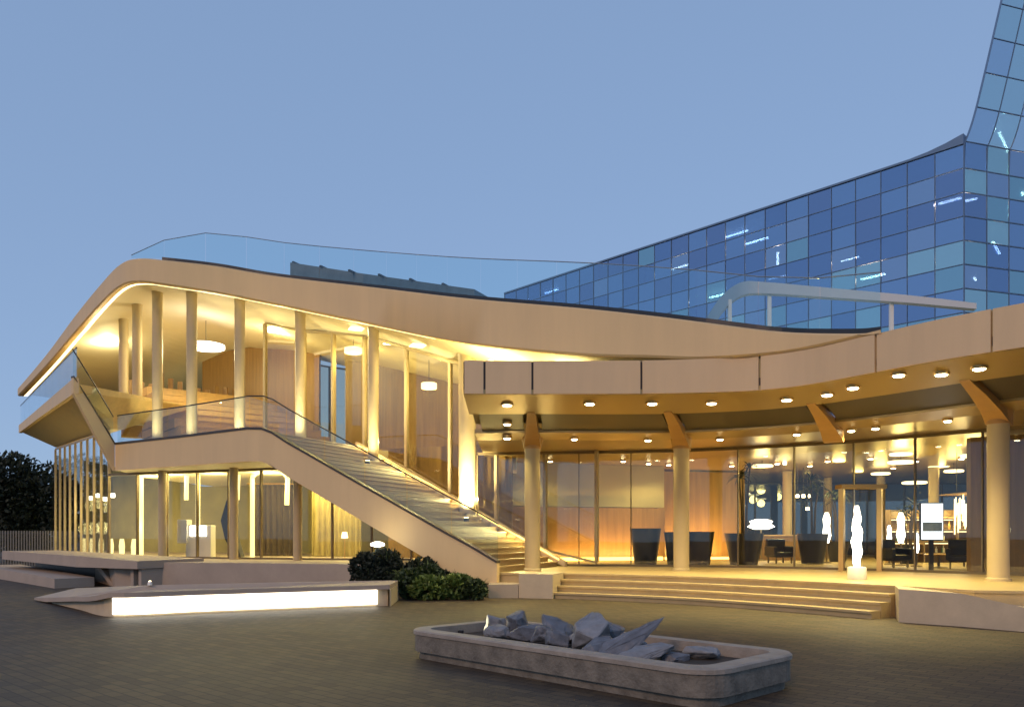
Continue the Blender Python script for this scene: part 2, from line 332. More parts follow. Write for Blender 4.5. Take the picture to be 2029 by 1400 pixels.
# soffit strips
for t0, t1 in ((.012, .40), (.83, 1.02)):
    m = MB(); m.loft([[srow(e, i, t0), srow(e, i, t1), srow(e, i, t1, .12), srow(e, i, t0, .12)] for e, i, u in ced], closed=True, cap=True); m.build('soffit_strip', M['canopy'], canopy)
# dark coffer panels between radial beams, set up in the soffit and tilted
for (u0, _), (u1, _) in zip(pairs, pairs[1:]):
    seg = [(e, i) for e, i, u in ced if u0+14 <= u <= u1-14]
    if len(seg) < 3: continue
    m = MB(); m.loft([[srow(e, i, .395, .10), srow(e, i, .835, .055), srow(e, i, .835, .1), srow(e, i, .395, .15)] for e, i in seg], closed=True, cap=True); m.build('coffer_panel', M['coffer'], canopy)
for u0, _ in pairs[1:]:
    e, i = at_u(CE, u0), at_u(CI, emap(u0)); dx, dy = i[0]-e[0], i[1]-e[1]; L = math.hypot(dx, dy); nx, ny = -dy/L, dx/L
    rows = []
    for t, wd, dp in ((.36, .1, -.02), (.6, .15, -.06), (.85, .2, -.16), (1.0, .25, -.3), (1.05, .25, -.3)):
        c = srow(e, i, t); rows.append([(c[0]-nx*wd, c[1]-ny*wd, c[2]+dp), (c[0]+nx*wd, c[1]+ny*wd, c[2]+dp), (c[0]+nx*wd, c[1]+ny*wd, c[2]+.13), (c[0]-nx*wd, c[1]-ny*wd, c[2]+.13)])
    m = MB(); m.loft(rows, closed=True, cap=True); m.build('beam', M['beam'], canopy)
# fascia panels with open joints at the photographed joint lines
joints = [918, 960, 1055, 1271, 1505, 1735, 1965, 2200, 2420]
for u0, u1 in zip(joints, joints[1:]):
    seg = [at_u(CE, u0+2.2)] + [p for p in CE if u0+4 < u_of(p) < u1-4] + [at_u(CE, u1-2.2)]
    inn = offs(seg, -.07); out = offs(seg, .0)
    m = MB(); m.loft([[(*b, CZ0), (*a, CZ0), (*a, CZ1), (*b, CZ1)] for a, b in zip(out, inn)], closed=True, cap=True); m.build('fascia_panel', M['fascia'], canopy)
m = MB(); m.loft([[(*a, CZ0+.03), (*b, CZ0+.03), (*b, CZ1-.02), (*a, CZ1-.02)] for a, b in zip(offs(CE, -.075), offs(CE, -.13))], closed=True, cap=True); m.build('fascia_backing', M['coping'], canopy)
# inner flat soffit, runs through as lobby ceiling
GL = cr([(ux(u, d), d) for u, d in ((946, 27.4), (1110, 27.0), (1230, 26.8), (1350, 26.4), (1500, 25.4), (1705, 23.7), (1850, 22.2), (1990, 20.9), (2250, 19), (2460, 18.2))], 6)
m = MB(); m.prism([p for p in offs(CI, -.05)] + [(32, 20), (32, 44), (-.8, 44)], 4.47, 4.62); m.build('lobby_ceiling', M['canopy'], BLD)

# ---- staircase
S0 = Vector((-.61, 22.0)); SA = Vector((-.909, .417)); SB = Vector((.417, .909)); NR = 26; RISE = (4.9-PZ)/NR; TR = 7.98/NR
def st(L, w_): return S0+SA*L+SB*w_
SW = 5.06
m = MB()   # stringer slab under the steps
bl = [st(.05, .12), st(7.98, .12), st(7.98, SW-.12), st(.05, SW-.12)]
m.prism([tuple(p) for p in bl], [PZ-.6, 3.95, 3.95, PZ-.6], [PZ+.02, 4.72, 4.72, PZ+.02]); stair = m.build('staircase', M['stone'], BLD)
for k in range(NR):
    q = [st(k*TR-.02, .1), st((k+1)*TR+.03, .1), st((k+1)*TR+.03, SW-.1), st(k*TR-.02, SW-.1)]
    z = PZ+RISE*(k+1)
    m = MB(); m.prism([tuple(p) for p in q], z-RISE*.98 if k else PZ+.004, z-.045)
    q2 = [st(k*TR-.06, .1), st((k+1)*TR+.03, .1), st((k+1)*TR+.03, SW-.1), st(k*TR-.06, SW-.1)]
    m.prism([tuple(p) for p in q2], z-.043, z); m.build('step', M['stair'], stair)
# outer parapet band: bottom of the stair, up to the landing corner, round to the raised flank
T1 = (ux(228, 29.5), 29.5); T2 = (ux(146, 28.3), 28.3); T3 = (ux(37, 43.6), 43.6)
top0 = st(7.98, 0)
band = [(*st(-.22, 0), PZ+.27, .30), (*st(.6, 0), PZ+.7, .42)]
band += [(*st(l, 0), PZ+.27+(4.98-PZ-.27)*(l+.22)/8.2, PZ+.27+(4.98-PZ-.27)*(l+.22)/8.2-1.02) for l in (1.4, 2.5, 4, 5.5, 7.0)]
band += [(*st(7.6, 0), 4.83, 3.83), (*st(8.0, -.02), 4.98, 3.97), (top0[0]-.55, top0[1]+.22, 5.02, 4.0), (top0[0]-3.5, top0[1]+2.2, 5.0, 4.02), (T1[0], T1[1], 4.98, 4.02)]
def band_mesh(bp, name, mt, th=.16):
    m = MB(); xy = [(p[0], p[1]) for p in bp]; inn = offs(xy, -th)
    m.loft([[(*a, p[3]), (*a, p[2]), (*b, p[2]), (*b, p[3])] for a, b, p in zip(xy, inn, bp)], closed=True, cap=True); return m.build(name, mt, BLD)
# path runs right-to-left, so flip for outward side
band = band[::-1]
pb = band_mesh(band, 'parapet_band', M['fascia2'])
xy = [(p[0], p[1]) for p in band]
m = MB(); m.loft([[(*a, p[2]+.002), (*a, p[2]+.07), (*b, p[2]+.07), (*b, p[2]+.002)] for a, b, p in zip(offs(xy, .03), offs(xy, -.2), band)], closed=True, cap=True); m.build('coping', M['coping'], pb)
flank = [(T2[0], T2[1], 7.2, 6.65), ((T1[0]+T2[0])/2, (T1[1]+T2[1])/2, 6.12, 5.3), (T1[0]-.01, T1[1], 4.98, 4.02)]
pf = band_mesh(flank, 'flank_band', M['fascia2'])
m = MB(); fx = [(p[0], p[1]) for p in flank]; m.loft([[(*a, p[2]+.002), (*a, p[2]+.07), (*b, p[2]+.07), (*b, p[2]+.002)] for a, b, p in zip(offs(fx, .03), offs(fx, -.2), flank)], closed=True, cap=True); m.build('coping', M['coping'], pf)
side = [(T3[0], T3[1], 7.62, 7.2), ((T2[0]+T3[0])/2, (T2[1]+T3[1])/2, 7.4, 6.95), (T2[0], T2[1]+.01, 7.2, 6.65)]
pl = band_mesh(side, 'balcony_band', M['fascia2'])
def balustrade(bp, h, step, parent, name='glass_pane', mt=None, rail=True, inset=.09):
    xy = [(p[0], p[1]) for p in bp]; line = [(*a, p[2]+.05) for a, p in zip(offs(xy, -inset), bp)]
    rs = resample(line, step)
    for a, b in zip(rs, rs[1:]):
        a, b = Vector(a), Vector(b); t = (b-a)*.012; a += t; b -= t; n_ = Vector((-(b-a).y, (b-a).x, 0)).normalized()*.01; H = Vector((0, 0, h))
        m = MB(); m.loft([[a-n_, a+n_, b+n_, b-n_], [a-n_+H, a+n_+H, b+n_+H, b-n_+H]], closed=True, cap=True); m.build(name, mt or M['g_bal'], parent)
    if rail:
        m = MB(); m.tube([Vector(p)+Vector((0, 0, h+.02)) for p in line], .022, 6); m.build('handrail', M['metal'], parent)
balustrade(band, 1.0, 1.5, pb)
balustrade(flank, .95, 1.3, pf)
balustrade(side, 1.0, 2.2, pl)
# right-hand string wall of the stair (lit edge)
m = MB(); w0, w1 = SW-.1, SW+.14
m.prism([tuple(st(-.3, w0)), tuple(st(8.0, w0)), tuple(st(8.0, w1)), tuple(st(-.3, w1))], [PZ, 4.2, 4.2, PZ], [PZ+.16, 5.12, 5.12, PZ+.16]); m.build('string_wall', M['stone'], stair)
# warm light line under the right-hand string, washing the steps
m = MB(); q = [tuple(st(-.1, SW-.135)), tuple(st(7.9, SW-.135)), tuple(st(7.9, SW-.11)), tuple(st(-.1, SW-.11))]
m.prism(q, [PZ+.22, 4.98, 4.98, PZ+.22], [PZ+.25, 5.01, 5.01, PZ+.25]); m.build('string_light', M['e_amber'], stair)
for L_ in (1.0, 3.0, 5.0, 7.0):
    p = st(L_, SW-.2); lamp('AREA', 'step_wash', (p.x, p.y, PZ+.3+L_*.54+.35), 60, WARM2, stair, (-SB.to_3d()*.75+Vector((0, 0, -.66))).to_track_quat('-Z', 'Y').to_euler(), shape='RECTANGLE', size=1.8, size_y=.1)
# ---- terrace slab and upper floor
m = MB(); b_ = offs(xy, -.155)[:5]
m.prism([b_[0], b_[1], b_[2], b_[3], tuple(st(7.99, .14)), tuple(st(7.99, SW+.3)), tuple(st(7.4, SW+1.3)), tuple(st(2.2, SW+1.6)), (.3, 44), (-14, 44), (-15.2, 33)], 4.03, 4.9); m.build('terrace_slab', M['soffit'], BLD)
# raised upper floor along the receding side and its sloping timber soffit
m = MB(); sx = [(p[0], p[1]) for p in side]; si = offs(sx, -.15)
FL0, FL1 = (ux(110, 42.0), 42.0), (ux(216, 31.0), 31.0)
m.loft([[(*si[0], 7.45), (*si[0], 7.25), (*FL0, 6.25), (FL0[0]+.25, FL0[1]+.1, 6.25), (FL0[0]+1, FL0[1]+3, 7.45)], [(*si[1], 7.2), (*si[1], 6.98), ((FL0[0]+FL1[0])/2, 36.5, 6.0), ((FL0[0]+FL1[0])/2+.25, 36.7, 6.0), (-17, 38.5, 7.2)], [(*si[2], 7.0), (*si[2], 6.7), (FL1[0]+.3, FL1[1]-.4, 5.7), (FL1[0]+.6, FL1[1]-.2, 5.7), (-13.2, 33.5, 7.0)]], closed=True, cap=True)
m.build('side_soffit', mat('gold_soffit_timber', (.58, .42, .17), .5, .15, 1.5, stretch=(.4, 4, 4)), BLD)
# ---- tribune (timber seating stepping up)
TB = thing('timber_tribune', (-13, 33, 4.9), 'orange timber tribune of broad steps rising behind the round columns', 'tribune')
td = Vector((-.62, .785)); tn = Vector((.785, .62))
for k in range(9):
    p = Vector((-11.2, 31.4))+td*(.85*k); z = 4.9+.38*(k+1)
    q = [p-tn*1.2, p+td*(.85*(9-k))-tn*1.2, p+td*(.85*(9-k))+tn*5.2, p+tn*5.2]
    m = MB(); m.prism([tuple(a) for a in q], z-.38+(.001 if k else 0), z-.05); 
    q2 = [p-td*.03-tn*1.2, p+td*.86-tn*1.2, p+td*.86+tn*5.2, p-td*.03+tn*5.2]; m.prism([tuple(a) for a in q2], z-.049, z); m.build('seating_step', M['deck'], TB)

# ---- timber slat screen at the back of the gallery
SN = thing('timber_screen', (-16.5, 39, 6.9), 'screen of upright red timber slats at the top of the tribune', 'screen')
RS = random.Random(8)
for k in range(13):
    p = Vector((-17.6, 37.2))+Vector((.83, .56))*(k*.42); h = RS.uniform(1.3, 1.9)
    one('slat', M['wood2'], SN, 'box', (p.x, p.y, 7.4+h/2), (.22, .1, h), RS.uniform(-.3, .9))
one('sill', M['deck'], SN, 'prism', [(-17.9, 36.9), (-12.8, 40.4), (-13.1, 40.9), (-18.2, 37.4)], 6.2, 7.398)
# ---- columns
def roof_z(x, y):
    best = (1e9, 0)
    for p in RP:
        dx, dy = p[4]-p[0], p[5]-p[1]; t = max(0, min(1, ((x-p[0])*dx+(y-p[1])*dy)/(dx*dx+dy*dy)))
        e2 = (p[0]+dx*t-x)**2+(p[1]+dy*t-y)**2
        if e2 < best[0]: best = (e2, p[3]+.13)
    return best[1]
cols = [(245, 34.0, 7.4, None), (272, 32.4, 6.4, None), (312, 30.7, 4.9, None), (380, 30.0, 4.9, None), (475, 30.0, 4.9, None), (595, 29.8, 4.9, None), (740, 28.7, 4.2, None), (926, 27.5, 2.25, .3)]
for u, d, z0, r in cols:
    x = ux(u, d); zt = roof_z(x, d)+.2; r = r or .19
    m = MB(); m.lathe((x, d, z0-.3), [(r*1.35, 0), (r*1.35, .34), (r, .42), (r, zt-z0-.1), (r*1.15, zt-z0+.3)], 20); c = m.build('column', M['colm'], BLD)
for u, d in ((1055, 23.4), (1350, 23.4), (1978, 18.2)):
    x = ux(u, d)
    m = MB(); m.lathe((x, d, PZ), [(.26, 0), (.26, .05), (.225, .08), (.225, 3.52), (.235, 3.54)], 24); c = m.build('column', M['colm'], BLD)
    m = MB(); m.lathe((x, d, PZ+3.54), [(.25, 0), (.26, .08), (.31, .3), (.31, .34)], 20); m.build('capital', M['beam'], c)

# ---- glazed facades
def facade(name, line, zb, zt, step, glassm, framem, mw=.03, transom=None, md=.06):
    """line: [(x,y)], zb/zt functions of (x,y) or floats"""
    zb_ = zb if callable(zb) else (lambda x, y: zb); zt_ = zt if callable(zt) else (lambda x, y: zt)
    rs = resample(line, step)
    m = MB(); m2 = MB()
    for a, b in zip(rs, rs[1:]):
        n_ = Vector((-(b[1]-a[1]), b[0]-a[0])).normalized()*(md*.6)
        for f, lo, hi, mm in ((zb_, 0, .07, m), (zt_, -.09, 0, m2)):
            mm.prism([(a[0]-n_.x, a[1]-n_.y), (b[0]-n_.x, b[1]-n_.y), (b[0]+n_.x, b[1]+n_.y), (a[0]+n_.x, a[1]+n_.y)], [f(*a)+lo, f(*b)+lo]*1+[f(*b)+lo, f(*a)+lo], [f(*a)+hi, f(*b)+hi, f(*b)+hi, f(*a)+hi])
    fr = m.build(name, framem, BLD)
    m2.build('head_rail', framem, fr)
    for a, b in zip(rs, rs[1:]):
        A, B = Vector(a), Vector(b); t = (B-A)*.01; A += t; B -= t; n_ = Vector((-(B-A).y, (B-A).x)).normalized()*.008
        m = MB(); za0, zb0, za1, zb1 = zb_(*a)+.06, zb_(*b)+.06, zt_(*a)-.08, zt_(*b)-.08
        m.loft([[(A.x-n_.x, A.y-n_.y, za0), (A.x+n_.x, A.y+n_.y, za0), (B.x+n_.x, B.y+n_.y, zb0), (B.x-n_.x, B.y-n_.y, zb0)], [(A.x-n_.x, A.y-n_.y, za1), (A.x+n_.x, A.y+n_.y, za1), (B.x+n_.x, B.y+n_.y, zb1), (B.x-n_.x, B.y-n_.y, zb1)]], closed=True, cap=True)
        m.build('pane', glassm, fr)
    for i, a in enumerate(rs):
        b = rs[min(i+1, len(rs)-1)]; c = rs[max(i-1, 0)]; ang = math.atan2(b[1]-c[1], b[0]-c[0]); z0, z1 = zb_(*a)+.07, zt_(*a)-.09
        m = MB(); m.box((a[0], a[1], (z0+z1)/2), (mw, md*2, z1-z0), ang); m.build('mullion', framem, fr)
    return fr
# lobby front
gl = [p for p in GL]; 
facade('lobby_glazing', gl, PZ, 4.47, 1.75, M['g_clear'], M['frame'], .035)
# upper storey glazing above the stair string and along the terrace
upl = [tuple(st(-1.2, SW+.5)), tuple(st(3.5, SW+.5)), tuple(st(8.2, SW+.5)), (-8.3, 32.6), (-10.2, 33.2)]
def upz0(x, y):
    L = (Vector((x, y))-S0).dot(SA); return max(PZ+.1, min(4.92, PZ+.15+L*.54))
def upz1(x, y):
    # roof underside inside; stays below canopy deck where that covers it
    return roof_z(x, y)+.05
facade('upper_glazing', upl, upz0, upz1, 1.9, M['g_up'], M['colm'], .1, md=.09)
# ground floor glazing: front under the terrace, then the receding side with fins
GZ = .8
front = [(ux(216, 31.0), 31.0), (ux(470, 28.9), 28.9), (ux(600, 27.9), 27.9), (-3.4, 27.2)]
def gz1(x, y):
    L = (Vector((x, y))-S0).dot(SA); return 4.03 if x < -8 else max(1.2, min(4.03, PZ-.75+L*.54))
facade('ground_glazing', front, GZ, gz1, 1.5, M['g_clear'], M['frame'], .05)
sidel = [FL0, FL1]
facade('side_glazing', sidel, GZ, lambda x, y: 6.2+(y-42)*.045, 1.55, M['g_clear'], M['colm'], .07, md=.05)
for u, d in ((330, 30.0), (470, 28.7), (595, 27.75)):
    x = ux(u, d); m = MB(); m.lathe((x, d-.35, GZ), [(.15, 0), (.15, 3.24)], 16); m.build('column', M['colm'], BLD)
# plinth the ground floor stands on
m = MB(); m.prism([(ux(228, 25.6), 25.6), (ux(520, 24.6), 24.6), (ux(730, 23.6), 23.6), (-1.5, 23.6), (-1.4, 46), (-22, 46), (ux(90, 44), 44)], -.05, GZ); plinth = m.build('plinth', M['plinth'], BLD)
# ---- interior shells
m = MB(); m.prism([(-24.8, 46.5), (-15, 39), (3, 36.5), (3, 36.9), (-15, 39.4), (-24.8, 47)], GZ+.002, [6.0, 4.02, 4.02, 4.02, 4.02, 6.0]); m.build('back_wall', mat('olive_wall', (.3, .26, .1), .6, .3, .5), BLD)
m = MB(); a, b = st(-2.2, SW+4.2), st(12.5, SW+5.4); n_ = SB*.2
m.prism([tuple(a), tuple(b), tuple(b+n_), tuple(a+n_)], 4.92, [6.3, 10.2, 10.2, 6.3]); m.build('timber_wall', M['wood'], BLD)
rg = [(-13.5, 42.6), (-9.0, 40.2), (-4.5, 38.6)]
facade('rear_glazing', rg, 4.92, lambda x, y: roof_z(x, y)+.05, 1.6, M['g_up'], M['frame'], .06)
m = MB(); a, b = st(2.25, SW+1.3), st(7.35, SW+1.1); n_ = SB*.08
m.prism([tuple(a), tuple(b), tuple(b+n_), tuple(a+n_)], PZ+.006, 4.95); m.build('stair_side_wall', M['wood'], BLD)
m = MB(); m.prism([(-16, 41.5), (-9, 37.5), (-9, 37.8), (-16, 41.8)], 4.92, 10.95); m.build('gallery_wall', M['wood2'], BLD)
# lobby interior: timber-clad wall with plaster above and amber light line at its foot
m = MB(); m.prism([(-.4, 30.6), (6.2, 32.6), (6.2, 33), (-.4, 31)], PZ+.005, 2.75); lw = m.build('lobby_wall', M['wood2'], BLD)
m = MB(); m.prism([(-.4, 30.75), (6.2, 32.75), (6.2, 33.1), (-.4, 31.1)], 2.78, 4.46); m.build('upper_wall', M['plaster'], lw)
m = MB(); m.prism([(1.4, 31.02), (6.1, 32.44), (6.1, 32.54), (1.4, 31.12)], PZ+.03, PZ+.17); m.build('floor_light', M['e_amber'], lw)
m = MB(); m.prism([(6.3, 34.4), (10.2, 35.2), (10.2, 35.5), (6.3, 34.7)], PZ+.005, 4.4); m.build('reception_wall', M['wood'], BLD)
facade('lobby_rear_glazing', [(-1, 43), (31, 43)], PZ, 4.46, 2.0, glass('rear_glass', (.62, .76, .8), .12), M['metal'], .08)
m = MB(); m.prism([(-1, 44.5), (31, 44.5), (31, 44.8), (-1, 44.8)], PZ+.005, 1.5); m.build('rear_parapet', M['navy'], BLD)
m = MB(); m.prism([(12.9, 22.6), (16, 20.4), (16, 20.6), (12.9, 22.8)], PZ+.005, 4.4); m.build('side_wall', M['wood2'], BLD)

# ================================================================== OFFICE TOWER
TW = thing('office_tower', (25.3, 45, 0), 'blue glass office tower rising behind the pavilion roof', 'building')
C0 = Vector((ux(1910, 45.0), 45.0)); C1 = Vector((ux(1000, 73.0), 73.0)); WT = 23.56; WB = 7.4
wd = (C1-C0).normalized(); wl = (C1-C0).length; wn = Vector((wd.y, -wd.x))   # wn points to the camera side?
if wn.dot(Vector((0, 0))-C0) < 0: wn = -wn
NC, NRW = 25, 12
def roofcurve(s):   # the roof edge sweeps up into the tower corner
    return WT+.45*max(0, 1-s/3.2)**2
fr = MB()
for r in range(NRW+1):
    z = WB+(WT-WB)*r/NRW
    if r == NRW: continue
    a, b = C0+wn*.0, C1
    fr.prism([tuple(a+wn*.04), tuple(b+wn*.04), tuple(b-wn*.12), tuple(a-wn*.12)], z-.018, z+.018)
for c in range(NC+1):
    p = C0+wd*(wl*c/NC); fr.box((p.x, p.y, (WB+WT)/2), (.028, .1, WT-WB-.05), math.atan2(wd.y, wd.x))
for k in range(40):
    s0, s1 = wl*k/40, wl*(k+1)/40; a, b = C0+wd*s0, C0+wd*s1
    fr.prism([tuple(a+wn*.1), tuple(b+wn*.1), tuple(b-wn*.4), tuple(a-wn*.4)], WT-.02, [roofcurve(s0)+.1, roofcurve(s1)+.1, roofcurve(s1)+.1, roofcurve(s0)+.1])
wing = fr.build('wing_frame', M['tframe'], TW)
RT = random.Random(21)
for c in range(NC):
    for r in range(NRW):
        s0, s1 = wl*c/NC+.035, wl*(c+1)/NC-.035; z0, z1 = WB+(WT-WB)*r/NRW+.035, WB+(WT-WB)*(r+1)/NRW-.035
        a, b = C0+wd*s0, C0+wd*s1
        wts = [40, 30, 3, 10, 2, 15] if r >= 8 else ([26, 16, 18, 16, 14, 10] if r >= 4 else [8, 6, 36, 12, 32, 6])  # reflected tone put into pane tints, paler and more teal in lower rows
        g_ = RT.choices(TG, wts)[0]; j = RT.uniform(-.012, .012)
        m = MB(); m.loft([[(*(a+wn*(.0+j)), z0), (*(b+wn*(.0-j)), z0), (*(b-wn*.03), z0), (*(a-wn*.03), z0)], [(*(a+wn*(.0+j)), z1), (*(b+wn*(-j)), z1), (*(b-wn*.03), z1), (*(a-wn*.03), z1)]], closed=True, cap=True)
        m.build('pane', g_, wing)
m = MB()
for r in range(0, NRW, 3):
    z = WB+(WT-WB)*r/NRW; a, b = C0-wn*.2+wd*.4, C1-wn*.2; m.prism([tuple(a), tuple(b), tuple(b-wn*5), tuple(a-wn*5)], z-.25, z+.05)
m.build('floor_slab', M['tslab'], TW)
m = MB(); a, b = C0-wn*5.05+wd*.4, C1-wn*5.05; m.prism([tuple(a), tuple(b), tuple(b-wn*9), tuple(a-wn*9)], 0, WT-.3); m.build('wing_core', M['tback'], TW)
m = MB(); a, b = C0-wn*.3+wd*.4, C1-wn*.3; m.prism([tuple(a), tuple(b), tuple(b-wn*5), tuple(a-wn*5)], WT-.29, WT-.04); m.build('wing_roof', M['tslab'], TW)
# lit office tubes hung behind the panes  (u, v) of their middles, length in metres, row
def on_wing(u, v, back):
    o = C0-wn*back; k = (u-CU)/F   # intersect view ray with plane
    t = (k*o.y-o.x)/(wd.x-k*wd.y); p = o+wd*t; return p, EYE+(HV-v)*p.y/F
for u, v, L in ((1460, 463, 1.7), (1500, 477, 1.7), (1347, 529, 1.5), (1685, 512, 1.2), (1730, 548, 1.5), (1093, 577, 1.6), (1882, 398, 1.2), (1540, 548, 1.3), (1425, 585, 1.6)):
    p, z = on_wing(u, v, 1.5); m = MB(); m.box((p.x, p.y, z), (L, .12, .1), math.atan2(wd.y, wd.x)); m.build('ceiling_tube', M['e_tube'], TW)
p, z = on_wing(1541, 520, 1.5); m = MB(); m.box((p.x, p.y, z), (.12, .12, 1.4), 0); m.build('light_column', M['e_tube'], TW)
# the tall leaning part right of the corner
D1 = Vector((ux(2029, 46.3), 46.3)); dd = (D1-C0).normalized(); dn = Vector((dd.y, -dd.x)); NT, NTR = 8, 15; TWID = 13.0
def lean(z):
    t = max(0, z-WT); return .28*t+.55*(1-math.exp(-t/1.0))*.6
def tpt(s, z, off=0): p = C0+dd*(s+lean(z)+.02)+dn*off; return (p.x, p.y, z)
zr = [WB+(WT-WB)*r/NRW for r in range(NRW)]+[WT+.15+2.05*k for k in range(8)]
m = MB()
for z in zr:
    m.loft([[tpt(0, z-.02, .03), tpt(TWID, z-.02, .03), tpt(TWID, z-.02, -.1), tpt(0, z-.02, -.1)], [tpt(0, z+.02, .03), tpt(TWID, z+.02, .03), tpt(TWID, z+.02, -.1), tpt(0, z+.02, -.1)]], closed=True, cap=True)
for c in range(NT+1):
    s = TWID*c/NT; zz = [WB, WT]+[WT+.35*k for k in range(1, 8)]+[WT+2.6+1.6*k for k in range(8)]
    m.loft([[tpt(s-.02, z, .03), tpt(s+.02, z, .03), tpt(s+.02, z, -.1), tpt(s-.02, z, -.1)] for z in zz], closed=True, cap=True)
tf = m.build('tower_frame', M['tframe'], TW)
for c in range(NT):
    for r in range(len(zr)-1):
        s0, s1 = TWID*c/NT+.045, TWID*(c+1)/NT-.045; g_ = RT.choices(TS, [5, 4, 3])[0] if zr[r] > WT-.1 else RT.choices(TG, [20, 18, 26, 14, 10, 12])[0]
        zs = [zr[r]+.045+(zr[r+1]-zr[r]-.09)*k/4 for k in range(5)] if WT-1 < zr[r] < WT+4 else [zr[r]+.045, zr[r+1]-.045]
        m = MB(); m.loft([[tpt(s0, z), tpt(s1, z), tpt(s1, z, -.03), tpt(s0, z, -.03)] for z in zs], closed=True, cap=True); m.build('pane', g_, tf)
m = MB(); zz = [0, WB, WT]+[WT+.35*k for k in range(1, 8)]+[WT+2.6+1.6*k for k in range(8)]
m.loft([[tpt(3.2, z, -3.2), tpt(TWID, z, -3.2), tpt(TWID+12, z, -14), tpt(14, z, -14)] for z in zz], closed=True, cap=True); m.build('tower_core', M['tback'], TW)
m = MB()
for k, z in enumerate(zr):
    if k % 2: m.loft([[tpt(.1, z-.12, -.15), tpt(TWID, z-.12, -.15), tpt(TWID, z-.12, -3.15), tpt(3.1, z-.12, -3.15)], [tpt(.1, z+.1, -.15), tpt(TWID, z+.1, -.15), tpt(TWID, z+.1, -3.15), tpt(3.1, z+.1, -3.15)]], closed=True, cap=True)
m.build('tower_slab', M['tslab'], TW)
m = MB(); m.loft([[tpt(.05, z, -.12), tpt(13.5, z, -14), tpt(13.8, z, -14), tpt(.35, z, -.12)] for z in zz[2:]], closed=True, cap=True); m.build('tower_flank', TG[3], TW)
for u, v, dv, du in ((1975, 243, 34, 10), (1990, 280, 40, -16), (1975, 490, 26, -12), (1930, 545, 22, -8), (2022, 370, 34, -12), (1918, 440, 22, -10), (1925, 395, 6, 24)):
    k = (u-CU)/F; o = C0-dn*1.3; t = (k*o.y-o.x)/(dd.x-k*dd.y); p = o+dd*t; z = EYE+(HV-v)*p.y/F; s_ = p.y/F
    m = MB(); m.tube([(p.x-du*s_/2*1, p.y, z-dv*s_/2), (p.x+du*s_/2, p.y+.1, z+dv*s_/2)], .07, 6); m.build('ceiling_tube', M['e_tube'], TW)

# ================================================================== THINGS ON THE ROOF
rk = thing('roof_skylight', (-5, 31, 10), 'low dark glazed skylight wedge on the pavilion roof behind the glass balustrade', 'skylight')
p0, p1, p2 = at(585, 548, 31.0), at(940, 580, 27.0), at(760, 568, 29.0)
m = MB(); a, b, c = Vector((at(575, 520, 30.5).x, 30.5)), Vector((at(720, 540, 29.5).x, 29.5)), Vector((at(940, 570, 26.8).x, 26.8))
m.loft([[(q.x, q.y, roof_z(q.x, q.y)+.35), (q.x+1.0, q.y+2.2, roof_z(q.x+1.0, q.y+2.2)+.35), (q.x+1.0, q.y+2.2, zt_+.05), (q.x, q.y, zt_)] for q, zt_ in ((a, 12.0), (b, 11.25), (c, 9.85))], closed=True, cap=True)
m.build('housing', mat('skylight_grey', (.1, .13, .14), .35, .3, 2), rk)
for k in range(6):
    t0 = k/6; q = a+(c-a)*t0; z = 12.03+(9.88-12.03)*t0; m = MB(); m.box((q.x+.5, q.y+1.0, z+.02), (.08, 2.0, .06), -.45); m.build('glazing_bar', M['metal'], rk)
rw = thing('roof_path_wall', tuple(at(1412, 640, 20.5)), 'pale curved path wall on the roof in front of the blue glass wing', 'wall')
pth = cr([(*at(1402, 645, 19.9),), (*at(1432, 600, 21.0),), (*at(1470, 572, 22.0),), (*at(1520, 570, 22.2),), (*at(1650, 580, 21.8),), (*at(1800, 592, 21.0),), (*at(1935, 606, 20.2),)], 8)
m = MB(); N = len(pth)
m.loft([[(p[0], p[1], p[2]-.24*(1-.72*i/N)), (p[0], p[1], p[2]+.24*(1-.72*i/N)), (p[0]+.05, p[1]+.22, p[2]+.24*(1-.72*i/N)), (p[0]+.05, p[1]+.22, p[2]-.24*(1-.72*i/N))] for i, p in enumerate(pth)], closed=True, cap=True)
m.build('parapet', mat('pale_blue_render', (.5, .54, .56), .5, .05), rw)
for i in range(10, N, 14):
    p = pth[i]; m = MB(); m.box((p[0]+.1, p[1]+.12, (5.86+p[2])/2), (.09, .09, p[2]-5.86), 0); m.build('post', M['white'], rw)

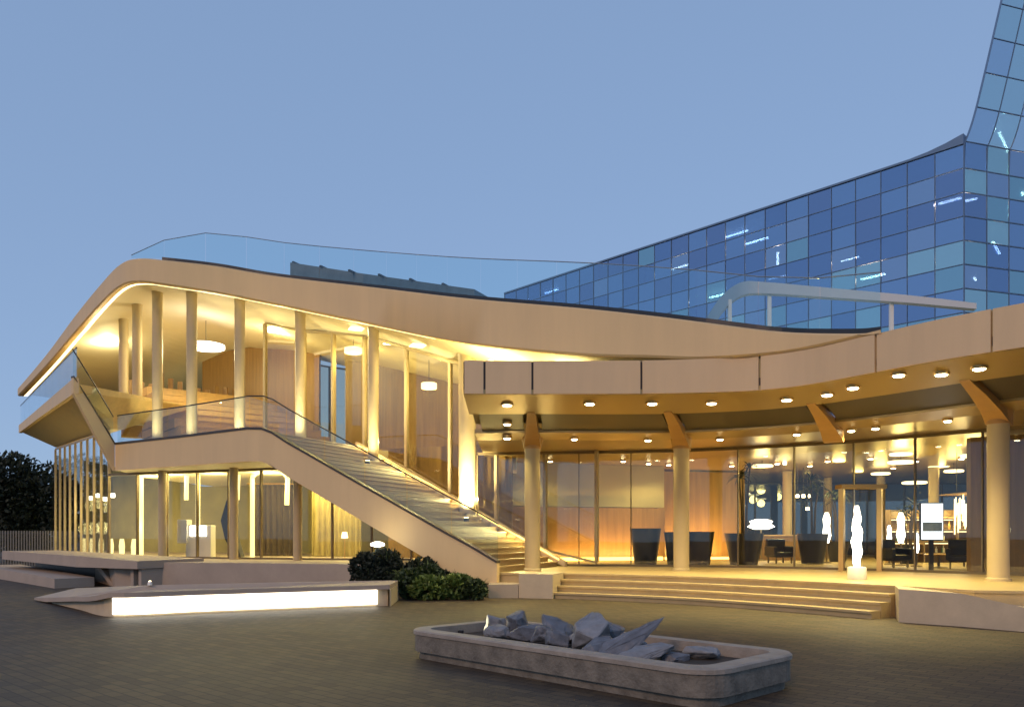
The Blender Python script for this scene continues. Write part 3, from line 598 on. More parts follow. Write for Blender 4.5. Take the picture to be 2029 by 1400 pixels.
# ================================================================== LUMINAIRES
def downlight(u, v, t=None, z=None, d=None, energy=90, r=.1, lab='canopy', ang=110):
    if z is None:   # on the sloping canopy soffit: walk the mapped strips for the ray
        best = None
        for e, i, uu in ced:
            for k in range(0, 42):
                tt = .02+k*.025; q = srow(e, i, tt)
                if .41 < tt < .82: continue
                du = CU+F*q[0]/q[1]-u; dv = HV-F*(q[2]-EYE)/q[1]-v; s = du*du+dv*dv
                if best is None or s < best[0]: best = (s, q)
        q = Vector(best[1])
    else:
        dd_ = (z-EYE)*F/(HV-v) if d is None else d; q = Vector((ux(u, dd_), dd_, z))
    L = thing('downlight', tuple(q), {'canopy': 'large round downlight glowing in the soffit strip along the canopy fascia', 'end': 'round downlight in the row of three beside the canopy end near the stairs', 'inner': 'small round downlight glowing in the soffit strip above the entrance glazing', 'lobby': 'round recessed downlight glowing in the lobby ceiling behind the glass'}[lab], 'light', {'canopy': 'downlights along the canopy fascia', 'end': 'downlights at the canopy end', 'inner': 'downlights above the entrance glazing', 'lobby': 'downlights in the lobby ceiling'}[lab])
    m = MB(); m.lathe(tuple(q+Vector((0, 0, -.035))), [(r*1.3, 0), (r*1.35, .02), (r*1.3, .1)], 16); m.build('trim_ring', M['brass'], L)
    m = MB(); m.lathe(tuple(q+Vector((0, 0, -.06))), [(r*.7, 0), (r*.95, .015), (r*.95, .03)], 16); m.build('lens', M['e_spot'], L)
    lamp('SPOT', 'downlight_beam', q+Vector((0, 0, -.09)), energy, WARM2, L, spot_size=math.radians(ang), spot_blend=.6, shadow_soft_size=.06)
for u, v in ((1170, 798), (1410, 797), (1690, 766), (1640, 778), (1782, 742), (1940, 728), (1560, 790), (1290, 798), (1865, 740)): downlight(u, v, energy=270, r=.12, ang=116)
downlight(1005, 800, energy=120, r=.12, lab='end')
for u, v in ((1005, 838), (1005, 866)): downlight(u, v, z=4.72 if v < 850 else 4.45, energy=90, lab='end')
for u, v in ((1140, 868), (1425, 868), (1580, 858), (1735, 850), (1690, 851), (1880, 838), (1285, 870)): downlight(u, v, energy=80, r=.09, lab='inner', ang=140)
for u, d in ((1090, 30), (1235, 30), (1285, 31), (1325, 31.5), (1450, 32), (1540, 31), (1605, 32), (1640, 30), (1725, 29), (1770, 33), (1815, 30), (1905, 29)):
    downlight(u, 0, z=4.44, d=d, energy=110, r=.09, lab='lobby', ang=140)

def uplight(x, y, z, tgt, lab, energy=60):
    L = thing('uplight', (x, y, z), lab, 'light', None)
    m = MB(); m.lathe((x, y, z), [(.09, 0), (.1, .1), (.085, .12)], 14); m.build('housing', M['metal'], L)
    m = MB(); m.lathe((x, y, z+.121), [(.075, 0), (.07, .015)], 14); m.build('lens', M['e_warm'], L)
    dv = (Vector(tgt)-Vector((x, y, z+.16))).normalized()
    lamp('SPOT', 'uplight_beam', (x, y, z+.16), energy, WARMW, L, dv.to_track_quat('-Z', 'Y').to_euler(), spot_size=math.radians(66), spot_blend=.9, shadow_soft_size=.05)
ups = [(312, 30.7, 4.9, 90, 'small uplight at the foot of the column beside the timber tribune'), (380, 30.0, 4.9, 90, 'small uplight at the foot of the tallest terrace column'), (475, 30.0, 4.9, 130, 'small uplight at the foot of the column behind the bend of the terrace parapet'),
       (595, 29.8, 4.9, 180, 'small uplight at the foot of the column at the head of the stairs'), (740, 28.7, 4.35, 180, 'small uplight at the foot of the column halfway up the stairs'), (928, 27.5, 2.55, 420, 'small uplight at the foot of the thick column low on the stairs')]
for u, d, z, e, lab in ups:
    x = ux(u, d); uy = d-1.2; L_ = (Vector((x, uy))-S0).dot(SA); W_ = (Vector((x, uy))-S0).dot(SB)
    if 0 < L_ < 7.98 and 0 < W_ < SW: z = PZ+RISE*math.ceil(L_/TR)
    uplight(x, uy, z+.002, (x, d, z+1.5), lab, e*(6 if u > 900 else 2.6))

for fx, fy, e in ((-.55, 25.4, 170), (1.9, 23.9, 80)):  # floods added to brighten the roof ribbon underside
    L = thing('flood_light', (fx, fy, CZ1), ['small flood light on the canopy roof lighting the ribbon underside at the stairs', 'small flood light on the canopy roof where the roof ribbon comes down low'][fx > 0], 'light')
    one('housing', M['metal'], L, 'box', (fx, fy, CZ1+.07), (.3, .2, .14), 0, .02); one('lens', M['e_warm'], L, 'box', (fx, fy, CZ1+.146), (.24, .14, .01), 0)
    lamp('AREA', 'flood_beam', (fx, fy, CZ1+.17), e, WARM2, L, (math.radians(180-12), 0, 0), shape='RECTANGLE', size=.24, size_y=.14)
for L_, e in ((2.0, 80), (5.0, 80), (7.6, 70)):  # light panels added to throw warm light on the stairs
    q = st(L_, 4.45); zz_ = roof_z(q.x, q.y)-.02
    L = thing('soffit_light', (q.x, q.y, zz_), 'flat square light panel in the roof soffit above the stairs', 'light', 'soffit lights above the stairs')
    one('diffuser', M['e_pend'], L, 'box', (q.x, q.y, zz_), (.5, .5, .04), .4)
    lamp('AREA', 'soffit_beam', (q.x, q.y, zz_-.05), e, WARM2, L, (0, 0, .4), shape='SQUARE', size=.5)
def pendant(u, v, d, r, h, zc, lab, energy=60, col=WARM2, group=None, mt='e_pend'):
    p = at(u, v, d); L = thing('pendant_lamp', tuple(p), lab, 'lamp', group)
    m = MB(); m.lathe(tuple(p), [(r*.92, 0), (r, .02), (r, h), (r*.9, h+.02)], 28); m.build('shade', M[mt], L)
    m = MB(); m.tube([p+Vector((0, 0, h)), Vector((p.x, p.y, zc))], .012, 6); m.build('cord', M['metal'], L)
    lamp('POINT', 'pendant_light', p+Vector((0, 0, -.25)), energy, col, L, shadow_soft_size=.25)
# gallery under the roof
pendant(408, 690, 33.5, .75, .14, 10.6, 'large glowing ring lamp hanging in the upper gallery between the columns', 380, WARMW, mt='e_white')
pendant(215, 672, 36.5, .7, .14, 10.3, 'glowing round lamp hanging over the timber tribune', 360, WARMW, mt='e_white')
pendant(545, 655, 34.5, .5, .14, 10.2, 'glowing round lamp hanging behind the terrace glazing', 260, WARM2, mt='e_white')
pendant(700, 700, 31.8, .35, .2, 9.4, 'glowing drum lamp hanging inside above the stairs', 120, WARM)
pendant(850, 770, 30.6, .3, .2, 8.4, 'small drum lamp hanging inside low above the stairs', 90, WARM)
# lobby
PG = 'pendant lamps in the lobby'
for u, v, d, r in ((1785, 918, 27, .42), (1785, 902, 26.9, .36), (1510, 925, 30, .4), (1662, 905, 31, .36), (1930, 905, 26, .4), (1812, 958, 31, .45)):
    pendant(u, v, d, r, .07, 4.45, 'flat gold disc pendant lamp hanging inside the lobby', 45, WARM, PG)
for u, v, d in ((1580, 985, 33), (1592, 985, 33.2), (1605, 985, 33), (1600, 1010, 34), (1555, 920, 31), (1728, 895, 30)):
    pendant(u, v, d, .07, .1, 4.45, 'tiny globe pendant lamp hanging inside the lobby', 10, WARM2, 'globe lamps in the lobby', 'e_warm')
# lobby ceiling wash
# ground floor
for u, v, d in ((178, 990, 37), (192, 985, 36.2), (207, 992, 36), (222, 985, 35)):  # pendants stand in for white marks read as lamp reflections
    pendant(u, v, d, .12, .16, 5.9 if u < 200 else 5.7, 'small white cylinder pendant lamp hanging behind the side glazing', 25, WARM2, 'pendants behind the side glazing', 'e_white')
def arch(u, v0, v1, d, wpx, lab):
    base = at(u, 1100, d); L = thing('light_arch', (base.x, d, GZ), lab, 'lamp', None)
    w_ = wpx*d/F; z1 = at(u, v0, d).z; z0 = at(u, v1, d).z; pts = []
    pts.append((base.x-w_/2, d, GZ))
    for k in range(13):
        a = math.pi*(1-k/12); pts.append((base.x+w_/2*math.cos(a), d, z1-.35+.35*math.sin(a)))
    pts.append((base.x+w_/2*.95, d, max(GZ, z0)))
    m = MB(); m.tube(pts, .09, 8); m.build('arch_tube', M['e_arch'], L)
    lamp('POINT', 'arch_light', (base.x, d-.4, z1-.5), 190, WARM2, L, shadow_soft_size=.4)
arch(305, 925, 1020, 33.0, 50, 'narrow glowing arch inside the ground floor next to the side glazing')
arch(350, 920, 990, 32.0, 40, 'slender glowing arch inside the ground floor beside the white counter')
arch(432, 920, 990, 31.5, 80, 'wide glowing arch inside the ground floor above the white counter')
arch(535, 930, 1000, 31.0, 70, 'glowing arch inside the ground floor nearest the staircase')
lamp_g = thing('ceiling_panel', (-6.5, 30.5, 3.98), 'long lit ceiling panel inside the ground floor under the terrace', 'light')  # panel added to give the ground floor its warm glow
m = MB(); m.box((-6.5, 30.5, 3.985), (3.6, .5, .05), -.2); m.build('diffuser', M['e_pend'], lamp_g)
lamp('AREA', 'panel_light', (-6.5, 30.5, 3.9), 260, WARM2, lamp_g, (0, 0, -.2), shape='RECTANGLE', size=3.6, size_y=.5)
lamp_s = thing('floor_cove', (-20, 38, GZ), 'row of glowing floor lights behind the side glazing fins', 'light')  # bollards added to light the side soffit through the glass
for k in range(6):
    t = (k+.5)/6; x = FL0[0]+(FL1[0]-FL0[0])*t+.9; y = FL0[1]+(FL1[1]-FL0[1])*t+.7
    m = MB(); m.lathe((x, y, GZ), [(.1, 0), (.12, .4), (.08, .7)], 12); m.build('bollard', M['e_arch'], lamp_s)
    lamp('POINT', 'bollard_light', (x, y, GZ+1.2), 55, WARM2, lamp_s, shadow_soft_size=.3)

# ================================================================== LOBBY OBJECTS
FR_ = random.Random(3)
def blade(m, p, dirv, L, wd_, droop, n=5):
    side_ = dirv.cross(Vector((0, 0, 1))).normalized()*wd_; rows = []
    for k in range(n+1):
        t = k/n; c = p+dirv*(L*t)+Vector((0, 0, -droop*t*t*L)); ww = math.sin(math.pi*min(1, .12+.88*t))**.7 if t < 1 else .03
        rows.append([c-side_*ww, c+Vector((0, 0, .15*wd_)), c+side_*ww])
    m.loft(rows)
def potted(u, v0, d, wpx, hpx, lab, ph, seed):
    rr = random.Random(seed); x = ux(u, d); r = wpx*d/F/2; h = hpx*d/F
    L = thing('potted_palm', (x, d, PZ), lab, 'plant', 'black pots in the lobby')
    m = MB(); m.lathe((x, d, PZ), [(r*.66, 0), (r*.7, .02), (r*1.0, h), (r*.9, h), (r*.88, h-.08)], 24); m.build('pot', M['black'], L)
    m = MB(); m.lathe((x, d, PZ+h-.09), [(r*.87, 0), (r*.5, .03)], 16); m.build('soil', M['soil'], L)
    if ph:
        for k in range(3):
            a = rr.uniform(0, 6.28); top = Vector((x+.25*math.cos(a), d+.25*math.sin(a), PZ+h+ph*rr.uniform(.75, 1)))
            m = MB(); m.tube([(x+.08*math.cos(a), d+.08*math.sin(a), PZ+h-.1), ((x+top.x)/2, (d+top.y)/2, PZ+h+ph*.45), top], [.045, .035, .025], 7); m.build('stem', M['bark'], L)
            m = MB()
            for j in range(16):
                b = rr.uniform(0, 6.28); el = rr.uniform(.1, 1.1); blade(m, top, Vector((math.cos(b)*math.cos(el), math.sin(b)*math.cos(el), math.sin(el))), rr.uniform(.45, .8), .035, rr.uniform(.4, .9))
            m.build('frond', M['leaf'], L, fix=False)
potted(1279, 0, 28.2, 62, 72, 'tall tapered black pot beside the amber lit timber wall', 0, 1)
potted(1338, 0, 27.6, 44, 66, 'black pot half hidden behind the middle canopy column', 0, 5)
potted(1386, 0, 28.0, 58, 66, 'wide black pot in front of the orange reception wall', 0, 2)
potted(1474, 0, 28.4, 76, 62, 'widest black pot with a palm growing in it', 2.3, 3)
potted(1610, 0, 29.0, 60, 60, 'black pot with a palm close to the brass door portal', 2.0, 4)
# brass portal (door)
pu = 1706; pd = 23.35; x0, x1 = ux(1668, pd), ux(1743, pd); ptop = at(0, 968, pd).z
PT = thing('entrance_portal', (ux(pu, pd), pd, PZ), 'brass framed entrance portal standing in the lobby glazing', 'door')
for x in (x0, x1): one('jamb', M['brass'], PT, 'box', (x, pd, (PZ+ptop)/2), (.13, .5, ptop-PZ), -.5)
one('lintel', M['brass'], PT, 'box', ((x0+x1)/2, pd, ptop+.06), (x1-x0+.2, .5, .12), 0)
one('door_leaf', M['g_clear'], PT, 'box', ((x0*.75+x1*.25), pd+.05, (PZ+ptop)/2), ((x1-x0)*.46, .02, ptop-PZ-.06), 0)
one('door_leaf', M['g_clear'], PT, 'box', ((x0*.25+x1*.75), pd+.08, (PZ+ptop)/2), ((x1-x0)*.46, .02, ptop-PZ-.06), 0)
# glowing twisted floor lamp on a drum
ld = 18.75; lx = ux(1698, ld)
LP = thing('floor_lamp', (lx, ld, PZ), 'tall twisted white glowing floor lamp on a round base before the brass portal', 'lamp')
one('base', M['white'], LP, 'lathe', (lx, ld, PZ), [(.2, 0), (.21, .03), (.21, .27), (.19, .3)], 24)
m = MB(); rings = []
for k in range(40):
    t = k/39; z = PZ+.3+1.42*t; env = .045+.06*math.sin(math.pi*min(1, t*.9+.1))*(1+.12*math.sin(t*34))
    rings.append([(lx+env*(1+.22*math.cos(3*(a-t*7)))*math.cos(a), ld+env*(1+.22*math.cos(3*(a-t*7)))*math.sin(a), z) for a in [2*math.pi*j/18 for j in range(18)]])
m.loft(rings, closed=True, cap=True, sm=True); m.build('glowing_shade', M['e_white'], LP)
lamp('POINT', 'floor_lamp_light', (lx, ld-.35, PZ+1.2), 25, WARMW, LP, shadow_soft_size=.2)
# screen totem
sd = 22.9; s0_, s1_ = at(1826, 1068, sd), at(1868, 997, sd)
SC = thing('display_totem', ((s0_.x+s1_.x)/2, sd, PZ), 'upright lit display screen on a thin stand inside the lobby', 'screen')
one('housing', M['metal'], SC, 'box', ((s0_.x+s1_.x)/2, sd+.05, (s0_.z+s1_.z)/2), (s1_.x-s0_.x+.06, .08, s1_.z-s0_.z+.06), 0)
one('screen_panel', M['screen'], SC, 'box', ((s0_.x+s1_.x)/2, sd-.002, (s0_.z+s1_.z)/2), (s1_.x-s0_.x, .02, s1_.z-s0_.z), 0)
one('picture_band', mat('screen_picture', (.35, .42, .48), .3, .4, 3), SC, 'box', ((s0_.x+s1_.x)/2, sd-.014, s0_.z+.36), ((s1_.x-s0_.x)*.92, .004, .26), 0)
one('stand', M['metal'], SC, 'box', ((s0_.x+s1_.x)/2, sd+.06, (PZ+s0_.z)/2), (.12, .06, s0_.z-PZ), 0)
one('foot', M['metal'], SC, 'box', ((s0_.x+s1_.x)/2, sd+.05, PZ+.02), (.6, .35, .04), 0)
# armchairs and low tables
def armchair(u, d, rz, lab):
    x = ux(u, d); L = thing('armchair', (x, d, PZ), lab, 'chair', 'armchairs in the lobby lounge')
    R_ = Matrix.Rotation(rz, 3, 'Z')
    def part(n, c, s, mt): q = R_ @ Vector(c); one(n, mt, L, 'box', (x+q.x, d+q.y, PZ+c[2]), s, rz, .03)
    part('seat', (0, 0, .33), (.72, .7, .2), M['black']); part('backrest', (0, .32, .6), (.72, .14, .62), M['black'])
    part('armrest', (-.36, 0, .45), (.12, .7, .36), M['black']); part('armrest', (.36, 0, .45), (.12, .7, .36), M['black'])
    for sx in (-.3, .3):
        for sy in (-.28, .28): part('leg', (sx, sy, .115), (.05, .05, .23), M['frame'])
armchair(1770, 25.5, .4, 'low black armchair behind the brass portal'); armchair(1905, 24.6, -.5, 'low black armchair beside the display screen'); armchair(1935, 26.3, 2.4, 'low black armchair under the gold disc lamp'); armchair(1545, 29.5, .2, 'low black armchair next to the palm pot')
tb = thing('low_table', (ux(1860, 25.6), 25.6, PZ), 'low round brass table between the black armchairs', 'table')
one('table_top', M['brass'], tb, 'lathe', (ux(1860, 25.6), 25.6, PZ+.4), [(.4, 0), (.42, .02), (.4, .04)], 24); one('pedestal', M['frame'], tb, 'lathe', (ux(1860, 25.6), 25.6, PZ), [(.25, 0), (.25, .02), (.04, .05), (.04, .4)], 16)
# glowing vase lamps in the lounge
for u, v0, v1, d, lab in ((1508, 1028, 1048, 33, 'wide glowing glass bowl on the long counter'), (1638, 1015, 1075, 30, 'tall glowing vase lamp by the palm pot'), (1785, 1015, 1075, 27.5, 'glowing vase lamp close behind the portal'), (1762, 1040, 1075, 28.5, 'short glowing vase lamp behind the portal'), (1816, 1055, 1095, 26.5, 'small bent glowing lamp beside the display screen')):
    p0, p1 = at(u, v1, d), at(u, v0, d); h = p1.z-p0.z; r = h*.14 if h > .5 else .22
    if u == 1508: r = .55
    L = thing('vase_lamp', (p0.x, d, PZ), lab, 'lamp')
    one('stand', M['frame'], L, 'lathe', (p0.x, d, PZ), [(.18, 0), (.18, .03), (.03, .06), (.03, max(.1, p0.z-PZ))], 14)
    one('glowing_glass', M['e_white'], L, 'lathe', (p0.x, d, p0.z), [(r*.5, 0), (r, h*.25), (r*.7, h*.55), (r*.85, h*.8), (r*.4, h)], 16)
ct = thing('long_counter', (ux(1530, 33.3), 33.3, PZ), 'long dark reception counter below the globe lamps', 'counter')
one('front', M['wood2'], ct, 'box', (ux(1535, 33.4), 33.4, PZ+.5), (3.2, .6, 1.0), 0); one('worktop', M['brass'], ct, 'box', (ux(1535, 33.4), 33.4, PZ+1.03), (3.3, .7, .05), 0)
# hanging glass chandelier curtain near the last column
ch = thing('glass_chandelier', tuple(at(1925, 995, 27)), 'wide chandelier of glowing glass rods hanging by the lobby column', 'lamp')
RC_ = random.Random(9)
for k in range(34):
    p = at(1890+RC_.uniform(0, 70), 995, 26.5+RC_.uniform(0, 1.6)); h = RC_.uniform(.35, 1.1); z = p.z+RC_.uniform(-.1, .35)
    one('glass_rod', M['e_pend'], ch, 'box', (p.x, p.y, z-h/2), (.03, .03, h), RC_.uniform(0, 1))
one('frame', M['brass'], ch, 'box', (at(1925, 0, 27.3).x, 27.3, at(0, 978, 27.3).z), (1.3, 1.7, .04), 0)
for sx in (-.5, .5): one('cord', M['metal'], ch, 'tube', [(at(1925, 0, 27.3).x+sx, 27.3, at(0, 978, 27.3).z), (at(1925, 0, 27.3).x+sx, 27.3, 4.47)], .012, 6)
lamp('POINT', 'chandelier_light', at(1925, 1010, 26.2), 60, WARMW, ch, shadow_soft_size=.5)
# amber wall washer on reception wall
ww = thing('wall_washer', (8.2, 34.2, PZ), 'amber floor washer lighting the orange reception wall', 'light')
one('housing', M['e_amber'], ww, 'box', (8.0, 34.15, PZ+.06), (3.2, .08, .1), .2)
lamp('AREA', 'washer_light', (8.0, 33.6, PZ+.3), 160, (1, .55, .16), ww, (math.radians(140), 0, .2), shape='RECTANGLE', size=3.2, size_y=.2)
lamp('AREA', 'wall_line_light', (3.9, 31.3, PZ+.25), 110, (1, .6, .18), lw, (math.radians(150), 0, .3), shape='RECTANGLE', size=4.4, size_y=.1)

# bar with lit shelves
bd = 30.5; bx0, bx1 = ux(1760, bd), ux(1960, bd)
BR = thing('bar_cabinet', ((bx0+bx1)/2, bd, PZ), 'gold lit bar cabinet with shelves at the back of the lobby lounge', 'cabinet')
one('back_panel', M['wood'], BR, 'box', ((bx0+bx1)/2, bd+.2, PZ+1.0), (bx1-bx0, .06, 2.0), 0)
for z in (.35, .8, 1.25, 1.7): one('shelf', M['brass'], BR, 'box', ((bx0+bx1)/2, bd, PZ+z), (bx1-bx0, .36, .04), 0)
for z in (.72, 1.17, 1.62): one('shelf_light', M['e_pend'], BR, 'box', ((bx0+bx1)/2, bd+.15, PZ+z), (bx1-bx0-.1, .02, .03), 0)
for x in (bx0, (bx0*2+bx1)/3, (bx0+bx1*2)/3, bx1): one('upright', M['brass'], BR, 'box', (x, bd, PZ+1.0), (.05, .38, 2.0), 0)
RB = random.Random(17)
bm_ = [mat('amber_bottle', (.45, .24, .04), .2, .2), mat('pale_bottle', (.7, .66, .5), .25, .1), mat('green_bottle', (.08, .18, .08), .2, .2)]
for k in range(30):
    z = PZ+RB.choice((.37, .82, 1.27))+.002; x = RB.uniform(bx0+.12, bx1-.12); h = RB.uniform(.2, .34); r = RB.uniform(.035, .055)
    m = MB(); m.lathe((x, bd-.04, z), [(r, 0), (r, h*.6), (r*.35, h*.75), (r*.35, h)], 10); o = m.build('bottle', bm_[k % 3]); tag(o, ['amber bottle standing on the gold lit bar shelves', 'pale bottle standing on the gold lit bar shelves', 'dark green bottle standing on the gold lit bar shelves'][k % 3], 'bottle', ['amber bar bottles', 'pale bar bottles', 'green bar bottles'][k % 3])
lamp('AREA', 'shelf_glow', ((bx0+bx1)/2, bd-.5, PZ+1.9), 60, WARM2, BR, (math.radians(35), 0, 0), shape='RECTANGLE', size=3, size_y=.2)
for u, d in ((1560, 35), (1850, 33), (1640, 39), (1745, 38)):
    m = MB(); m.lathe((ux(u, d), d, PZ), [(.2, 0), (.2, 3.82)], 16); m.build('lobby_column', M['colm'], BLD)
for u, v, d, r in ((1545, 905, 36, .4), (1600, 920, 37, .42), (1700, 925, 36, .4), (1860, 925, 33, .4), (1745, 940, 34, .38), (1890, 935, 31, .35)):
    pendant(u, v, d, r, .07, 4.45, 'flat gold disc pendant lamp hanging inside the lobby', 40, WARM, PG)
potted(1660, 0, 31.5, 44, 40, 'small black pot with a palm behind the brass portal', 1.9, 6)
potted(1800, 0, 29.2, 40, 36, 'small black pot with a leafy palm in front of the bar cabinet', 1.5, 7)
# ground floor furniture
kc = thing('white_counter', (ux(392, 30.8), 30.8, GZ), 'bright white display counter inside the ground floor glazing', 'counter')
one('body', M['white'], kc, 'box', (ux(398, 30.8), 30.8, GZ+.62), (.95, .5, 1.24), 0, .02); one('lit_panel', M['e_white'], kc, 'box', (ux(398, 30.8), 30.54, GZ+1.02), (.62, .02, .4), 0)
one('shelf', M['white'], kc, 'box', (ux(368, 30.8), 30.7, GZ+1.0), (.36, .5, .9), 0, .02)
sc_ = thing('dark_sculpture', (ux(470, 30.2), 30.2, GZ), 'dark leaning pillar sculpture inside the ground floor', 'sculpture')
m = MB(); xx = ux(463, 30.2); m.loft([[(xx+ox+dx_*wv, 30.2+dy_*.22, GZ+z) for dx_, dy_ in ((-1, -1), (1, -1), (1, 1), (-1, 1))] for z, ox, wv in ((0, .25, .1), (.7, -.05, .2), (1.4, -.15, .26), (2.1, -.05, .16), (2.5, .05, .05))], closed=True, cap=True, sm=True); m.build('body', M['black'], sc_)
one('plinth_block', M['white'], sc_, 'box', (xx+.2, 30.2, GZ+.02), (.6, .6, .04), 0)

cu = thing('dark_curtain', (ux(545, 32.5), 32.5, GZ), 'tall dark brown curtain hanging inside the ground floor', 'curtain')
m = MB(); pts = [(ux(500, 32.5)+k*.045, 32.5+.07*math.sin(k*1.25)) for k in range(40)]
m.loft([[(p[0], p[1], GZ+.03), (p[0], p[1], 3.7), (p[0], p[1]+.03, 3.7), (p[0], p[1]+.03, GZ+.03)] for p in pts], closed=True, cap=True, sm=True); m.build('fabric', mat('brown_fabric', (.07, .05, .03), .8, .2), cu)
one('curtain_rod', M['brass'], cu, 'tube', [(ux(490, 32.5), 32.5, 3.73), (ux(605, 32.5), 32.5, 3.73)], .025, 8)
c2 = thing('olive_curtain', (ux(650, 31.5), 31.5, GZ), 'pale olive curtain hanging inside behind the slope of the stairs', 'curtain')
m = MB(); pts = [(ux(618, 31.5)+k*.045, 31.5+.07*math.sin(k*1.25)) for k in range(44)]
m.loft([[(p[0], p[1], GZ+.03), (p[0], p[1], 3.6), (p[0], p[1]+.03, 3.6), (p[0], p[1]+.03, GZ+.03)] for p in pts], closed=True, cap=True, sm=True); m.build('fabric', mat('olive_fabric', (.34, .28, .11), .8, .2), c2)
one('curtain_rod', M['brass'], c2, 'tube', [(ux(610, 31.5), 31.5, 3.63), (ux(725, 31.5), 31.5, 3.63)], .025, 8)
tl = thing('table_lamp', (ux(683, 29.0), 29.0, GZ), 'small glowing lamp on a slim stand inside behind the stairs', 'lamp')
one('stand', M['brass'], tl, 'lathe', (ux(683, 29.0), 29.0, GZ), [(.14, 0), (.14, .02), (.02, .05), (.02, .75)], 12); one('glowing_shade', M['e_pend'], tl, 'lathe', (ux(683, 29.0), 29.0, GZ+.75), [(.13, 0), (.09, .22)], 14)
lamp('POINT', 'table_lamp_light', (ux(683, 29.0), 28.75, GZ+.9), 25, WARM2, tl, shadow_soft_size=.12)

# ================================================================== PLAZA OBJECTS
# --- long bench with a light strip under its seat
BN = thing('lit_bench', (ux(480, 18), 18, 0), 'long pale stone bench with a glowing white light strip along its front', 'bench')
fp = cr([(ux(68, 20.3), 20.3), (ux(140, 17.9), 17.9), (ux(215, 16.15), 16.15), (ux(400, 16.9), 16.9), (ux(600, 17.85), 17.85), (ux(772, 18.7), 18.7)], 5)
bk = [(ux(790, 20.6), 20.6), (ux(600, 19.9), 19.9), (ux(300, 18.6), 18.6), (ux(120, 19.0), 19.0)]
def bz(p): return .07+.43*max(0, min(1, (u_of(p)-66)/150))
bk[-1] = (ux(150, 20.4), 20.4)
ring_ = fp + bk
m = MB(); m.prism(ring_, [max(.03, bz(p)-.1) for p in ring_], [bz(p) for p in ring_]); m.build('seat_slab', M['plinth'], BN)
fi = offs(fp, -.14)
ring_ = [p for p in fi if u_of(p) > 90] + [(x, y-.08) for x, y in bk]
m = MB(); m.prism(ring_, -.03, [max(.02, bz(p)-.102) for p in ring_]); m.build('bench_body', M['stone'], BN)
ls = resample([p for p in offs(fp, -.10) if 214 < u_of(p) < 762], n=40)
m = MB(); m.loft([[(*a, .05), (*a, .385), (*b, .385), (*b, .05)] for a, b in zip(offs(ls, .0), offs(ls, -.03))], closed=True, cap=True); m.build('light_strip', M['e_strip'], BN)
one('end_cap', M['stone'], BN, 'prism', [fp[-1], (fp[-1][0]+.02, fp[-1][1]+.02), bk[0], (bk[0][0]-.1, bk[0][1])], .0, .396)
wl_ = thing('ground_light', tuple(at(297, 1170, 18.3)), 'tiny white spot light on the back edge of the lit bench', 'light')
q = at(297, 0, 18.55); one('housing', M['white'], wl_, 'lathe', (q.x, 18.55, .501), [(.05, 0), (.05, .06), (.03, .09)], 12); one('lens', M['e_warm'], wl_, 'lathe', (q.x, 18.55, .592), [(.028, 0), (.02, .01)], 10)
# --- hollow concrete bench on the far side
CB = thing('concrete_bench', (ux(180, 26), 26, 0), 'hollow concrete ramp bench with dark openings beside the plinth', 'bench')
ca, cb_ = Vector((ux(272, 24.6), 24.6)), Vector((ux(4, 31.5), 31.5)); cd = (cb_-ca).normalized(); cn = Vector((-cd.y, cd.x))
if cn.y < 0: cn = -cn
Lc = (cb_-ca).length
m = MB(); e1, e2 = ca, cb_
m.prism([tuple(ca), tuple(ca+cd*3.1+cn*-.5), tuple(cb_), tuple(cb_+cn*2), tuple(ca+cn*2.2)], [.62, .62, .72, .72, .66], [.86, .98, 1.04, 1.04, .9]); m.build('top_slab', M['plinth'], CB)
m = MB(); m.prism([tuple(ca+cn*1.2), tuple(cb_+cn*1.2), tuple(cb_+cn*1.5), tuple(ca+cn*1.5)], -.02, .61); m.build('back_wall', M['coping'], CB)
for s_, wv in ((.05, .18), (.55, .2)):
    p = ca+cd*s_+cn*.15; m = MB(); m.prism([tuple(p), tuple(p+cd*wv), tuple(p+cd*wv+cn*.9), tuple(p+cn*.9)], -.02, .615); m.build('support', M['plinth'], CB)
m = MB(); p = ca+cd*1.9+cn*.2; p2 = ca+cd*3.0+cn*.2
m.loft([[(*p, 0), (*(p+cd*.3), 0), (*(p+cd*.3+cn*.7), 0), (*(p+cn*.7), 0)], [(*p2, .615), (*(p2+cd*.3), .615), (*(p2+cd*.3+cn*.7), .615), (*(p2+cn*.7), .615)]], closed=True, cap=True); m.build('strut', M['plinth'], CB)
l0, l1 = Vector((ux(108, 25.0), 25.0)), Vector((ux(-40, 33), 33)); m = MB(); m.prism([tuple(l0), tuple(l1), tuple(l1+cn*1.5), tuple(l0+cn*1.2)], -.02, [.3, .42, .42, .3]); m.build('lower_slab', M['plinth'], CB)
# --- fence beyond
FN = thing('metal_fence', (ux(40, 41), 41, 0), 'grey upright bar fence beyond the concrete bench', 'fence')
fa, fb = Vector((ux(-60, 42.5), 42.5)), Vector((ux(122, 43.5), 43.5)); NB = 34
for z in (.45, 1.75): m = MB(); m.prism([tuple(fa), tuple(fb), tuple(fb+Vector((0, .05))), tuple(fa+Vector((0, .05)))], z, z+.06); m.build('rail', M['metal'], FN)
bar = MB(); bar.box((fa.x, fa.y, .95), (.07, .03, 1.9)); b0 = bar.build('bar', mat('fence_paint', (.16, .16, .15), .5, .1), FN)
for k in range(1, NB):
    p = fa+(fb-fa)*(k/NB); c = b0.copy(); COL.objects.link(c); c.parent = FN; c.location = (p.x-fa.x, p.y-fa.y, 0)

